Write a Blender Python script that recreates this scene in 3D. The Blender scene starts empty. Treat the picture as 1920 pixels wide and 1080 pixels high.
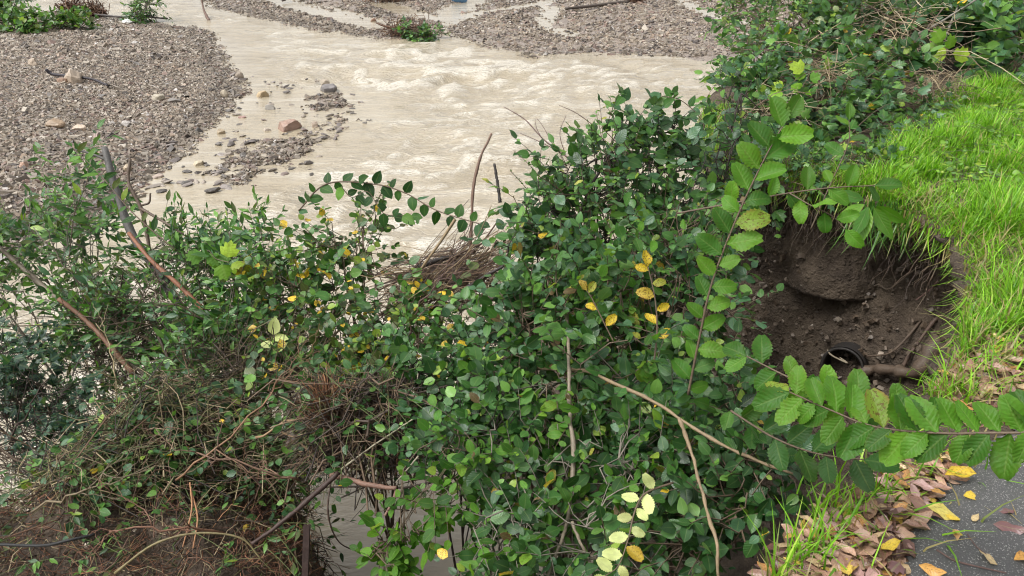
import bpy, math, random
import numpy as np

# ------------------------------------------------------------------ camera, sky, sun, exposure
scene = bpy.context.scene
FPX = 1397.0                       # focal length in pixels of a 1920 px wide picture
PITCH = math.radians(28.0)
EYE = np.array([0.0, 0.0, 1.6])
cam_data = bpy.data.cameras.new('camera')
cam_data.sensor_width = 36.0
cam_data.lens = 36.0 * FPX / 1920.0
cam_data.clip_start = 0.05
cam_data.clip_end = 3000.0
cam = bpy.data.objects.new('camera', cam_data)
scene.collection.objects.link(cam)
cam.location = EYE
cam.rotation_euler = (math.radians(90) - PITCH, 0, 0)
scene.camera = cam

SUN_EL, SUN_AZ = math.radians(58), math.radians(250)
world = bpy.data.worlds.new('World')
scene.world = world
world.use_nodes = True
wn = world.node_tree
wn.nodes.clear()
w_out = wn.nodes.new('ShaderNodeOutputWorld')
w_bg = wn.nodes.new('ShaderNodeBackground')
w_sky = wn.nodes.new('ShaderNodeTexSky')
w_sky.sky_type = 'NISHITA'
w_sky.sun_disc = False
w_sky.sun_elevation = SUN_EL
w_sky.sun_rotation = SUN_AZ
w_sky.dust_density = 4.0
w_hsv = wn.nodes.new('ShaderNodeHueSaturation')     # closed cloud cover: hardly any blue left
w_hsv.inputs['Saturation'].default_value = 0.10
w_bg.inputs['Strength'].default_value = 0.13
wn.links.new(w_sky.outputs[0], w_hsv.inputs['Color'])
wn.links.new(w_hsv.outputs[0], w_bg.inputs['Color'])
wn.links.new(w_bg.outputs[0], w_out.inputs[0])

sun_data = bpy.data.lights.new('sun', 'SUN')
sun_data.energy = 1.3
sun_data.angle = math.radians(24)
sun_data.color = (1.0, 0.97, 0.93)
sun = bpy.data.objects.new('sun', sun_data)
scene.collection.objects.link(sun)
sun.rotation_euler = (math.radians(90) - SUN_EL, 0, math.pi - SUN_AZ)

scene.view_settings.view_transform = 'Standard'
scene.view_settings.look = 'None'
scene.view_settings.exposure = 1.05
scene.view_settings.gamma = 1.0
scene.view_settings.use_curve_mapping = False
scene.cycles.filter_width = 1.1
scene.cycles.max_bounces = 4
scene.cycles.diffuse_bounces = 2
scene.cycles.glossy_bounces = 2
scene.cycles.transmission_bounces = 2
scene.cycles.transparent_max_bounces = 4

WL = -2.6                                            # water level; the asphalt is z = 0
CP, SP = math.cos(PITCH), math.sin(PITCH)

def ray(px, py):
    a = (np.asarray(px, float) - 960) / FPX
    b = (540 - np.asarray(py, float)) / FPX
    return np.stack([a, CP + b * SP, -SP + b * CP], -1)

def P(px, py, d):                                    # a point at depth d (metres) in front of the lens
    return EYE + ray(px, py) * np.asarray(d, float)[..., None] if np.ndim(d) else EYE + ray(px, py) * d

def G(px, py, z=WL):                                 # a point on a level plane
    r = ray(px, py)
    t = (z - EYE[2]) / r[..., 2]
    return EYE + r * t[..., None] if np.ndim(t) else EYE + r * t

def project(p):
    q = np.asarray(p, float) - EYE
    d = q[..., 1] * CP - q[..., 2] * SP
    u = q[..., 1] * SP + q[..., 2] * CP
    d = np.where(np.abs(d) < 1e-6, 1e-6, d)
    return 960 + FPX * q[..., 0] / d, 540 - FPX * u / d, d

# ------------------------------------------------------------------ noise
def _h(ix, iy, iz, seed):
    n = (ix.astype(np.int64) * 374761393 + iy.astype(np.int64) * 668265263 + iz.astype(np.int64) * 1274126177 + seed * 974711) & 0xffffffff
    n = ((n ^ (n >> 13)) * 1103515245) & 0xffffffff
    n = ((n ^ (n >> 16)) * 2246822519) & 0xffffffff
    n = n ^ (n >> 15)
    return (n & 0xffffff).astype(np.float64) / 0xffffff

def vnoise(x, y, z=None, seed=0):
    x = np.asarray(x, float); y = np.asarray(y, float)
    z = np.zeros_like(x) if z is None else np.asarray(z, float)
    x0, y0, z0 = np.floor(x), np.floor(y), np.floor(z)
    fx, fy, fz = x - x0, y - y0, z - z0
    s = lambda t: t * t * t * (t * (t * 6 - 15) + 10)
    fx, fy, fz = s(fx), s(fy), s(fz)
    x0, y0, z0 = x0.astype(np.int64), y0.astype(np.int64), z0.astype(np.int64)
    def c(a, b, d): return _h(x0 + a, y0 + b, z0 + d, seed)
    def plane(d):
        return (c(0, 0, d) * (1 - fx) + c(1, 0, d) * fx) * (1 - fy) + (c(0, 1, d) * (1 - fx) + c(1, 1, d) * fx) * fy
    if not np.any(fz): return plane(0)
    return plane(0) * (1 - fz) + plane(1) * fz

def fbm(x, y, z=None, oct=4, seed=0, gain=.5):
    v, a, t = 0, 1.0, 0
    x = np.asarray(x, float); y = np.asarray(y, float)
    for k in range(oct):
        v = v + a * vnoise(x, y, z, seed + k * 17)
        t += a; a *= gain
        x = x * 2.03 + 11.3; y = y * 2.03 + 4.7
        z = None if z is None else np.asarray(z) * 2.03 + 7.1
    return v / t

def smooth(a, b, x):
    t = np.clip((x - a) / (b - a), 0, 1)
    return t * t * (3 - 2 * t)

# ------------------------------------------------------------------ meshes
class MB:
    def __init__(s):
        s.v, s.l, s.n, s.c, s.u, s.k = [], [], [], [], [], 0
    def add(s, v, polys, col=(.5, .5, .5, 0), lc=None):
        """v (n,3); polys: list of index arrays (m,k) ; col (4,) or (n,4)"""
        v = np.asarray(v, float).reshape(-1, 3)
        for f in polys:
            f = np.asarray(f, np.int64)
            if f.size == 0: continue
            s.l.append((f + s.k).ravel()); s.n.append(np.full(len(f), f.shape[1]))
        s.v.append(v)
        col = np.asarray(col, float)
        s.c.append(np.broadcast_to(col, (len(v), 4)) if col.ndim == 1 else col)
        s.u.append(np.zeros((len(v), 3)) if lc is None else np.asarray(lc, float))
        s.k += len(v)
    def mesh(s, name, mat, smooth_shade=True):
        me = bpy.data.meshes.new(name)
        if s.k:
            v = np.concatenate(s.v); l = np.concatenate(s.l); n = np.concatenate(s.n)
            me.vertices.add(len(v)); me.vertices.foreach_set('co', v.ravel().astype(np.float32))
            me.loops.add(len(l)); me.loops.foreach_set('vertex_index', l.astype(np.int32))
            me.polygons.add(len(n))
            me.polygons.foreach_set('loop_start', np.concatenate([[0], np.cumsum(n)[:-1]]).astype(np.int32))
            me.polygons.foreach_set('loop_total', n.astype(np.int32))
            me.polygons.foreach_set('use_smooth', np.full(len(n), bool(smooth_shade)))
            a = me.attributes.new('Col', 'FLOAT_COLOR', 'POINT')
            a.data.foreach_set('color', np.concatenate(s.c).ravel().astype(np.float32))
            b = me.attributes.new('lc', 'FLOAT_VECTOR', 'POINT')
            b.data.foreach_set('vector', np.concatenate(s.u).ravel().astype(np.float32))
            me.update(calc_edges=True)
        if mat: me.materials.append(mat)
        return me

COLL = scene.collection
def link(name, me, parent=None, loc=None):
    o = bpy.data.objects.new(name, me)
    COLL.objects.link(o)
    if parent is not None: o.parent = parent
    if loc is not None: o.location = loc
    return o
def tag(o, label=None, cat=None, group=None, kind=None):
    if label: o['label'] = label
    if cat: o['category'] = cat
    if group: o['group'] = group
    if kind: o['kind'] = kind
    return o
def empty(name, loc=(0, 0, 0)):
    o = bpy.data.objects.new(name, None)
    COLL.objects.link(o); o.location = loc; o.empty_display_size = .1
    return o

def grid_faces(nr, nc, wrap=False):
    r = np.arange(nr - 1)[:, None]; c = np.arange(nc if wrap else nc - 1)[None, :]
    a = r * nc + c; b = r * nc + (c + 1) % nc
    return np.stack([a, b, b + nc, a + nc], -1).reshape(-1, 4)

def tubes(mb, pts, rad, sides=4, col=(.2, .15, .1, 0), cap=True):
    """pts (N,k,3), rad (N,k) ; many tapering tubes at once"""
    pts = np.asarray(pts, float); rad = np.asarray(rad, float)
    if pts.ndim == 2: pts, rad = pts[None], rad[None]
    N, k, _ = pts.shape
    if N == 0: return
    t = np.gradient(pts, axis=1)
    t /= np.linalg.norm(t, axis=-1, keepdims=True) + 1e-9
    ref = np.where(np.abs(t.mean(1)[:, 2:3]) < .8, [[0, 0, 1.]], [[1., 0, 0]])[:, None, :]
    a = np.cross(t, ref); a /= np.linalg.norm(a, axis=-1, keepdims=True) + 1e-9
    b = np.cross(a, t)
    th = np.arange(sides) / sides * 2 * math.pi
    ring = pts[:, :, None, :] + rad[:, :, None, None] * (np.cos(th)[None, None, :, None] * a[:, :, None, :] + np.sin(th)[None, None, :, None] * b[:, :, None, :])
    v = ring.reshape(-1, 3)
    f = grid_faces(k, sides, True)
    F = (f[None] + (np.arange(N) * k * sides)[:, None, None]).reshape(-1, 4)
    polys = [F]
    if cap:
        e = np.arange(sides)
        polys.append((e[None, ::-1] + (np.arange(N) * k * sides)[:, None]))
        polys.append((e[None, :] + (np.arange(N) * k * sides + (k - 1) * sides)[:, None]))
    col = np.asarray(col, float)
    if col.ndim == 2: col = np.repeat(col, k * sides, 0)
    lc = np.zeros((len(v), 3))
    lc[:, 1] = np.tile(np.repeat(np.arange(k) / (k - 1), sides), N)
    mb.add(v, polys, col, lc)

def spline(pts, n):
    """Catmull-Rom through pts, n samples"""
    p = np.asarray(pts, float)
    p = np.vstack([2 * p[0] - p[1], p, 2 * p[-1] - p[-2]])
    m = len(p) - 3
    u = np.linspace(0, m - 1e-6, n); i = u.astype(int); t = (u - i)[:, None]
    a, b, c, d = p[i], p[i + 1], p[i + 2], p[i + 3]
    return .5 * (2 * b + (c - a) * t + (2 * a - 5 * b + 4 * c - d) * t ** 2 + (3 * b - a - 3 * c + d) * t ** 3)

def norm(v): return v / (np.linalg.norm(v, axis=-1, keepdims=True) + 1e-9)

# ------------------------------------------------------------------ materials
class NT:
    def __init__(s, name):
        s.m = bpy.data.materials.new(name); s.m.use_nodes = True
        s.t = s.m.node_tree; s.t.nodes.clear()
        s.out = s.n('ShaderNodeOutputMaterial')
    def n(s, typ, **kw):
        x = s.t.nodes.new(typ)
        for k, v in kw.items(): setattr(x, k, v)
        return x
    def put(s, sock, val):
        if hasattr(val, 'is_output') or isinstance(val, bpy.types.NodeSocket): s.t.links.new(val, sock)
        else:
            if sock.type == 'RGBA' and len(val) == 3: val = (*val, 1)
            sock.default_value = val
    def math(s, op, a, b=0.0, c=0.0, clamp=False):
        x = s.n('ShaderNodeMath', operation=op, use_clamp=clamp)
        s.put(x.inputs[0], a); s.put(x.inputs[1], b); s.put(x.inputs[2], c)
        return x.outputs[0]
    def mix(s, f, a, b, mode='MIX'):
        x = s.n('ShaderNodeMix', data_type='RGBA', blend_type=mode)
        s.put(x.inputs[0], f); s.put(x.inputs[6], a); s.put(x.inputs[7], b)
        return x.outputs[2]
    def ramp(s, f, a, b, lo=0., hi=1.):
        x = s.n('ShaderNodeMapRange', interpolation_type='SMOOTHSTEP')
        s.put(x.inputs[0], f); s.put(x.inputs[1], a); s.put(x.inputs[2], b); s.put(x.inputs[3], lo); s.put(x.inputs[4], hi)
        return x.outputs[0]
    def noise(s, vec, scale, detail=4, rough=.55, dist=0., col=False):
        x = s.n('ShaderNodeTexNoise')
        if vec is not None: s.put(x.inputs['Vector'], vec)
        s.put(x.inputs['Scale'], scale); s.put(x.inputs['Detail'], detail); s.put(x.inputs['Roughness'], rough); s.put(x.inputs['Distortion'], dist)
        return x.outputs[1 if col else 0]
    def voro(s, vec, scale, feature='F1', out=0, rnd=1.):
        x = s.n('ShaderNodeTexVoronoi', feature=feature)
        if vec is not None: s.put(x.inputs['Vector'], vec)
        s.put(x.inputs['Scale'], scale); s.put(x.inputs['Randomness'], rnd)
        return x.outputs[out]
    def attr(s, name, out=0):
        x = s.n('ShaderNodeAttribute', attribute_name=name)
        return x.outputs[out]
    def pos(s): return s.n('ShaderNodeNewGeometry').outputs[0]
    def bump(s, h, strength, dist, normal=None):
        x = s.n('ShaderNodeBump')
        s.put(x.inputs['Strength'], strength); s.put(x.inputs['Distance'], dist); s.put(x.inputs['Height'], h)
        if normal is not None: s.put(x.inputs['Normal'], normal)
        return x.outputs[0]
    def bsdf(s, col, rough, normal=None, spec=.5, **kw):
        x = s.n('ShaderNodeBsdfPrincipled')
        s.put(x.inputs['Base Color'], col); s.put(x.inputs['Roughness'], rough); s.put(x.inputs['Specular IOR Level'], spec)
        if normal is not None: s.put(x.inputs['Normal'], normal)
        for k, v in kw.items(): s.put(x.inputs[k], v)
        return x.outputs[0]
    def done(s, shader):
        s.t.links.new(shader, s.out.inputs[0]); return s.m

def make_leaf_material(name, rough=.34, trans=.28, spec=.5, vein=1.0):
    m = NT(name)
    col = m.attr('Col'); alpha = m.attr('Col', 3); lc = m.attr('lc', 1)
    sep = m.n('ShaderNodeSeparateXYZ'); m.put(sep.inputs[0], lc)
    x, y, z = sep.outputs
    info = m.n('ShaderNodeObjectInfo'); rnd = info.outputs['Random']
    comb = m.n('ShaderNodeCombineXYZ')
    m.put(comb.inputs[0], x); m.put(comb.inputs[1], m.math('MULTIPLY', y, 2.)); m.put(comb.inputs[2], m.math('MULTIPLY_ADD', z, 37., m.math('MULTIPLY', rnd, 53.)))
    v = comb.outputs[0]
    ax = m.math('ABSOLUTE', x)
    rib = m.ramp(ax, 0.03, 0.12, 1., 0.)
    n1 = m.noise(v, 1.6, 3); n2 = m.noise(v, 5.0, 4, .65)
    side = m.math('SINE', m.math('MULTIPLY_ADD', n1, 7., m.math('MULTIPLY', m.math('SUBTRACT', y, m.math('MULTIPLY', ax, .22)), 52.)))
    bright = m.math('MULTIPLY', m.math('MULTIPLY_ADD', rnd, .5, .75), m.math('MULTIPLY_ADD', n1, .5, .75))
    cmb = m.n('ShaderNodeCombineColor')
    c = m.mix(1., col, cmb.outputs[0], 'MULTIPLY')
    for i in range(3): m.put(cmb.inputs[i], bright)
    c = m.mix(m.math('MULTIPLY', rib, .16), c, (.28, .36, .12))
    spot = m.math('MULTIPLY', m.ramp(n2, .52, .62), alpha)
    c = m.mix(spot, c, (.09, .035, .012))
    edge = m.math('MULTIPLY', m.math('MULTIPLY', m.ramp(ax, .6, 1.), m.ramp(n1, .4, .6)), m.math('MULTIPLY', alpha, .8))
    c = m.mix(edge, c, (.2, .09, .03))
    back = m.n('ShaderNodeNewGeometry').outputs['Backfacing']
    c = m.mix(m.math('MULTIPLY', back, .4), c, m.mix(.5, c, (.22, .3, .18)))
    h = m.math('MULTIPLY_ADD', rib, -.6, m.math('MULTIPLY', side, .22 * vein))
    nb = m.bump(h, .3 * vein, .004)
    rg = m.math('MULTIPLY_ADD', n2, .25, rough - .1)
    p = m.bsdf(c, rg, nb, spec)
    tr = m.n('ShaderNodeBsdfTranslucent')
    m.put(tr.inputs[0], m.mix(1., c, (1.35, 1.5, .6), 'MULTIPLY'))
    mx = m.n('ShaderNodeMixShader'); m.put(mx.inputs[0], trans)
    m.t.links.new(p, mx.inputs[1]); m.t.links.new(tr.outputs[0], mx.inputs[2])
    return m.done(mx.outputs[0])

M_LEAF = make_leaf_material('living_leaf')
M_ELM = make_leaf_material('elm_leaf_skin', .5, .4, .3, 1.1)
M_DEAD = make_leaf_material('fallen_leaf_skin', .34, .1, .5, .8)

def make_grass():
    m = NT('grass_blade'); c = m.attr('Col')
    p = m.bsdf(c, .42, None, .4)
    tr = m.n('ShaderNodeBsdfTranslucent'); m.put(tr.inputs[0], m.mix(1., c, (1.3, 1.4, .6), 'MULTIPLY'))
    mx = m.n('ShaderNodeMixShader'); m.put(mx.inputs[0], .35)
    m.t.links.new(p, mx.inputs[1]); m.t.links.new(tr.outputs[0], mx.inputs[2])
    return m.done(mx.outputs[0])
M_GRASS = make_grass()

def make_bark():
    m = NT('bark'); c = m.attr('Col'); p = m.pos()
    n = m.noise(p, 90, 4); n2 = m.noise(p, 18, 3)
    f = m.math('MULTIPLY_ADD', n, .8, m.math('MULTIPLY_ADD', n2, .7, .25))
    cm = m.n('ShaderNodeCombineColor')
    for i in range(3): m.put(cm.inputs[i], f)
    return m.done(m.bsdf(m.mix(1., c, cm.outputs[0], 'MULTIPLY'), .6, m.bump(n, .7, .004), .4))
M_BARK = make_bark()

def make_stone():
    m = NT('wet_stone'); c = m.attr('Col'); p = m.pos()
    n = m.noise(p, 14, 5, .65); n2 = m.noise(p, 60, 3)
    f = m.math('MULTIPLY_ADD', n, .9, m.math('MULTIPLY_ADD', n2, .35, .35))
    cm = m.n('ShaderNodeCombineColor')
    for i in range(3): m.put(cm.inputs[i], f)
    return m.done(m.bsdf(m.mix(1., c, cm.outputs[0], 'MULTIPLY'), m.math('MULTIPLY_ADD', n, .35, .3), m.bump(n, .5, .02), .45))
M_STONE = make_stone()

def make_bed():
    m = NT('gravel_bed'); p = m.pos()
    v = m.voro(p, 11, 'F1', 1); d = m.voro(p, 11, 'F1', 0)
    d2 = m.voro(p, 26, 'F1', 0)
    sp = m.n('ShaderNodeSeparateColor'); m.put(sp.inputs[0], v)
    c = m.mix(sp.outputs[0], (.12, .1, .085), (.27, .235, .2))
    c = m.mix(m.math('MULTIPLY', sp.outputs[1], .4), c, (.2, .14, .11))
    big = m.noise(p, .5, 3)
    c = m.mix(m.ramp(big, .45, .7, 0, .5), c, (.25, .2, .155))
    h = m.math('ADD', m.math('MULTIPLY', d, -1.), m.math('MULTIPLY', d2, -.4))
    return m.done(m.bsdf(c, .55, m.bump(h, .9, .05), .4))
M_BED = make_bed()

def make_soil():
    m = NT('bank_soil'); p = m.pos()
    n = m.noise(p, 3.2, 5, .6); n2 = m.noise(p, 22, 5, .7); n3 = m.noise(p, 95, 3, .6)
    peb = m.voro(p, 30, 'F1', 0)
    c = m.mix(m.ramp(n, .35, .65), (.058, .043, .032), (.125, .095, .068))
    c = m.mix(m.ramp(n2, .5, .75, 0, .55), c, (.15, .115, .082))
    c = m.mix(m.ramp(n3, .62, .8, 0, .5), c, (.2, .16, .12))
    h = m.math('ADD', m.math('MULTIPLY', n2, 1.), m.math('ADD', m.math('MULTIPLY', n3, .4), m.math('MULTIPLY', m.ramp(peb, .1, .4), -.3)))
    return m.done(m.bsdf(c, .75, m.bump(h, 1., .035), .25))
M_SOIL = make_soil()

def make_asphalt():
    m = NT('wet_asphalt'); p = m.pos()
    v = m.voro(p, 210, 'F1', 1); d = m.voro(p, 210, 'F1', 0)
    sp = m.n('ShaderNodeSeparateColor'); m.put(sp.inputs[0], v)
    stone = m.ramp(d, .22, .5, 1., 0.)
    light = m.math('MULTIPLY', m.ramp(sp.outputs[0], .45, .95, 0., .95), stone)
    big = m.noise(p, 3.5, 4); fine = m.noise(p, 320, 2)
    c = m.mix(big, (.042, .042, .042), (.085, .084, .082))
    c = m.mix(m.math('MULTIPLY', stone, .35), c, (.09, .088, .085))
    c = m.mix(light, c, (.36, .35, .33))
    h = m.math('ADD', m.math('MULTIPLY', stone, .8), m.math('MULTIPLY', fine, .3))
    return m.done(m.bsdf(c, m.math('MULTIPLY_ADD', big, .35, .28), m.bump(h, .8, .004), .5))
M_ASPH = make_asphalt()

def make_water():
    m = NT('muddy_water'); p = m.pos()
    foam = m.attr('Col', 3)
    mp = m.n('ShaderNodeMapping'); m.put(mp.inputs[0], p); m.put(mp.inputs['Scale'], (.55, 1.6, 1.)); m.put(mp.inputs['Rotation'], (0, 0, .15))
    v = mp.outputs[0]
    n = m.noise(v, 1.7, 5, .55, .9); n2 = m.noise(v, 6.5, 4, .6, 1.2); n3 = m.noise(p, .22, 3); n4 = m.noise(v, 22, 3, .6, .6)
    fn = m.noise(v, 5.5, 6, .72, 2.2)
    ridge = m.math('SUBTRACT', 1., m.math('ABSOLUTE', m.math('MULTIPLY_ADD', fn, 2., -1.)))
    fo = m.math('MULTIPLY', m.ramp(ridge, .82, .99), m.ramp(foam, .12, .75))
    fo = m.math('MAXIMUM', fo, m.math('MULTIPLY', m.ramp(fn, .52, .72), m.ramp(foam, .45, .95)))
    c = m.mix(m.ramp(n3, .3, .7), (.295, .246, .168), (.35, .301, .218))
    c = m.mix(m.ramp(n, .4, .7, 0, .45), c, (.39, .338, .25))
    mp2 = m.n('ShaderNodeMapping'); m.put(mp2.inputs[0], p); m.put(mp2.inputs['Scale'], (.16, 1.5, 1.)); m.put(mp2.inputs['Rotation'], (0, 0, .3))
    st = m.noise(mp2.outputs[0], 1.6, 5, .62, .5)               # current lines: lighter and darker bands along the flow
    c = m.mix(m.ramp(st, .5, .68, 0., .55), c, (.27, .225, .155)); c = m.mix(m.ramp(st, .34, .46, .45, 0.), c, (.46, .425, .355))
    c = m.mix(m.math('MULTIPLY', fo, .6), c, (.72, .69, .62))
    h = m.math('ADD', m.math('MULTIPLY', n, 1.), m.math('MULTIPLY_ADD', n2, .4, m.math('MULTIPLY', n4, .07)))
    calm = m.attr('Col', 0)
    sep = m.n('ShaderNodeSeparateColor'); m.put(sep.inputs[0], calm)
    nb = m.n('ShaderNodeBump'); m.put(nb.inputs['Distance'], .22); m.put(nb.inputs['Height'], h); m.put(nb.inputs['Strength'], m.math('MULTIPLY_ADD', sep.outputs[0], .7, .07))
    return m.done(m.bsdf(c, m.math('MULTIPLY_ADD', fo, .5, .06), nb.outputs[0], .62))
M_WATER = make_water()

def plain(name, col, rough, scale=20, amp=.5, bump=.3, metal=0.):
    m = NT(name); p = m.pos(); n = m.noise(p, scale, 5, .65)
    cm = m.n('ShaderNodeCombineColor'); f = m.math('MULTIPLY_ADD', n, amp * 2, 1 - amp)
    for i in range(3): m.put(cm.inputs[i], f)
    return m.done(m.bsdf(m.mix(1., col, cm.outputs[0], 'MULTIPLY'), rough, m.bump(n, bump, .01), .4, Metallic=metal))
M_PIPE = plain('black_plastic', (.022, .019, .017), .6, 16, .8, .25)
M_RUST = plain('rusty_steel', (.035, .02, .016), .65, 30, .6, .5)
M_CABLE = plain('cable_rubber', (.012, .012, .012), .5)
M_BLUE = plain('blue_plastic', (.12, .25, .42), .4)
M_WHITE = plain('white_sheet', (.75, .75, .73), .45)
M_HILL = plain('far_meadow', (.09, .12, .05), .8, .05, .5)

# ------------------------------------------------------------------ river bed with gravel bars
rng = np.random.default_rng(7)
def poly_sd(poly, x, y):
    """signed distance, positive inside"""
    poly = np.asarray(poly, float)[:, :2]
    p = np.stack([x, y], -1)
    d = np.full(x.shape, 1e9); inside = np.zeros(x.shape, bool)
    for i in range(len(poly)):
        a, b = poly[i], poly[(i + 1) % len(poly)]
        ab = b - a
        t = np.clip(((p - a) @ ab) / (ab @ ab + 1e-12), 0, 1)
        d = np.minimum(d, np.linalg.norm(p - a - t[..., None] * ab, axis=-1))
        cond = (a[1] > y) != (b[1] > y)
        xi = a[0] + (y - a[1]) / (b[1] - a[1] + 1e-12) * ab[0]
        inside ^= cond & (x < xi)
    return np.where(inside, d, -d)
def line_d(line, x, y):
    line = np.asarray(line, float)[:, :2]; p = np.stack([x, y], -1); d = np.full(x.shape, 1e9)
    for a, b in zip(line[:-1], line[1:]):
        ab = b - a; t = np.clip(((p - a) @ ab) / (ab @ ab + 1e-12), 0, 1)
        d = np.minimum(d, np.linalg.norm(p - a - t[..., None] * ab, axis=-1))
    return d
def gpoly(l): return np.array([G(a, b)[:2] for a, b in l])

BAR_LEFT = gpoly([(-700, 10), (0, 30), (120, 20), (185, 34), (262, 40), (330, 50), (392, 60), (398, 92), (424, 120), (442, 148), (446, 178), (428, 200), (398, 225),
                  (362, 255), (325, 282), (285, 308), (262, 332), (252, 352), (225, 385), (185, 412), (90, 450), (-60, 500), (-700, 600)])
BAR_FAR_L = gpoly([(372, -12), (400, 10), (460, 24), (560, 46), (650, 62), (735, 72), (815, 62), (826, 46), (800, 22), (850, 4), (880, -12)])
BAR_FAR_R = gpoly([(842, 60), (860, 40), (905, 16), (940, -12), (1700, -12), (1600, 110), (1420, 128), (1340, 119), (1280, 106), (1190, 100), (1100, 101), (1030, 104),
                   (985, 99), (940, 86), (880, 72)])
ISLES = [gpoly([(412, 322), (430, 300), (470, 282), (520, 262), (570, 262), (598, 280), (560, 300), (500, 326), (450, 336)]),
         gpoly([(600, 182), (622, 180), (640, 198), (624, 222), (600, 214)]),
         gpoly([(548, 240), (600, 230), (640, 215), (650, 225), (610, 250), (560, 262)])]
CHAN = [(gpoly([(505, -10), (545, 8), (590, 22), (650, 34), (700, 50)]), .55), (gpoly([(600, 8), (640, 22), (700, 38), (770, 52)]), .22),
        (gpoly([(690, -8), (730, 12), (780, 28), (820, 36)]), .5),
        (gpoly([(1075, -10), (1010, 8), (940, 18), (880, 26), (845, 40)]), .35), (gpoly([(1040, 14), (1030, 30), (1022, 45), (1045, 58), (1075, 66)]), .3),
        (gpoly([(1275, -6), (1300, 14), (1350, 34), (1400, 44)]), .3)]
BANK_EDGE = np.array([(-6, -9), (-3.2, -4), (-1.8, -1.4), (-.75, -.05), (0.0, .75), (.62, 1.36), (1.05, 1.78), (1.42, 2.12), (1.72, 2.46), (2.05, 2.92), (2.28, 3.35),
                      (2.34, 3.72), (2.22, 4.08), (1.98, 4.36), (1.70, 4.52), (1.42, 4.74), (1.32, 5.15), (1.5, 5.9), (1.95, 7.1), (3.2, 8.6), (6.0, 12.5), (10, 19), (15, 28), (20, 44), (26, 70), (60, 120)], float)

def bed_height(x, y):
    wob = (fbm(x * .9, y * .9, oct=4, seed=3) - .5) * 1.3 + (fbm(x * 3.1, y * 3.1, oct=2, seed=9) - .5) * .35
    sd = np.maximum.reduce([poly_sd(BAR_LEFT, x, y), poly_sd(BAR_FAR_L, x, y), poly_sd(BAR_FAR_R, x, y)])
    far = smooth(38, 60, y)
    h = WL + np.clip((sd + wob * .45) * .085, -.5, .32) + (fbm(x * .35, y * .35, seed=5) - .5) * .12 * smooth(0, 2.5, sd)
    for line, w in CHAN:
        d = line_d(line, x, y) + wob * .4 + (fbm(x * 5, y * 5, oct=3, seed=25) - .5) * .9
        h = np.minimum(h, WL - .03 + np.clip(d - w, -.3, 9) * .14)
    for poly in ISLES:
        s = poly_sd(poly, x, y)
        h = np.maximum(h, WL + np.clip((s + wob * .3) * .10 - .015 + (fbm(x * 3.4, y * 3.4, oct=3, seed=27) - .55) * .16, -.5, .045))
    beyond = WL + .1 + (fbm(x * .12, y * .12, seed=21) - .45) * .5 + smooth(60, 150, y) * 1.6
    h = h * (1 - far) + beyond * far
    return h

nr, nc = 230, 250
yy = -8 + 1.0 * (np.exp(np.linspace(0, math.log(330), nr)) - 1)
tt = np.linspace(-1.35, 1.35, nc)
Y = np.repeat(yy[:, None], nc, 1); X = tt[None, :] * (Y + 15)
Z = bed_height(X, Y)
mb = MB(); mb.add(np.stack([X, Y, Z], -1), [grid_faces(nr, nc)])
tag(link('river_bed', mb.mesh('river_bed', M_BED)), kind='structure')

mb = MB(); s = 2500.
mb.add([(-s, 280, -1.2), (s, 280, -1.2), (s, 2600, 30), (-s, 2600, 30)], [[[0, 1, 2, 3]]])
tag(link('far_meadow', mb.mesh('far_meadow', M_HILL)), kind='structure')

# ------------------------------------------------------------------ water
nr, nc = 420, 330
yy = -6 + 7.2 * (np.exp(np.linspace(0, math.log(300 / 7.2), nr)) - 1) * 1.0
tt = np.linspace(-1.05, 1.05, nc)
Y = np.repeat(yy[:, None], nc, 1); X = tt[None, :] * (Y + 16)
def rapids(x, y):
    r = np.zeros_like(x)
    for px, py, rx, ry, a in [(805, 92, 2.4, 1., 1.), (800, 143, 2.6, 1.6, 1.1), (690, 150, 1.8, 1., .6), (735, 318, 1.6, .8, 1.), (1085, 135, 2.5, 1., .5), (560, 60, 4, 1.0, .5), (900, 120, 5, 1.2, .7),
                              (760, 455, 1.2, .8, .9), (1000, 210, 4, 3, .35), (870, 290, 3, 2, .3), (440, 40, 3, 1., .5), (620, 370, 1.6, .6, .5), (1150, 170, 2.5, 1.2, .4), (700, 240, 2, .8, .35)]:
        g = G(px, py)
        r += a * np.exp(-(((x - g[0]) / rx) ** 2 + ((y - g[1]) / ry) ** 2))
    return r
wx = X + (fbm(X * .5, Y * .5, seed=31) - .5) * 1.6; wy = Y + (fbm(X * .5, Y * .5, seed=41) - .5) * 1.6
rp = rapids(X, Y)
sdb = np.maximum.reduce([poly_sd(BAR_LEFT, X, Y), poly_sd(BAR_FAR_L, X, Y), poly_sd(BAR_FAR_R, X, Y)] + [poly_sd(i, X, Y) for i in ISLES])
calm = smooth(.1, 2.2, -sdb)
n1 = fbm(wx * .55, wy * 1.1, oct=3, seed=51)
n2 = 1 - np.abs(2 * fbm(wx * 1.3, wy * 2.3, oct=3, seed=61) - 1)
n3 = 1 - np.abs(2 * fbm(wx * 3.4, wy * 5.6, oct=2, seed=71) - 1)
amp = calm * (.45 + .5 * smooth(.4, .62, fbm(X * .2, Y * .25, seed=81))) + rp * .8
near = smooth(3.2, 6.5, Y)
amp = amp * (.25 + .75 * near)
Zw = WL + amp * ((n1 - .5) * .22 + (n2 - .75) * .15 + (n3 - .75) * .055)
foam = np.clip(smooth(.80, .97, n2) * .55 * (amp > .2) * amp + smooth(.4, 1.3, rp) * (.02 + .6 * smooth(.68, .97, n2)), 0, 1)
foam += .3 * smooth(.86, .97, n3) * calm * near
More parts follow.
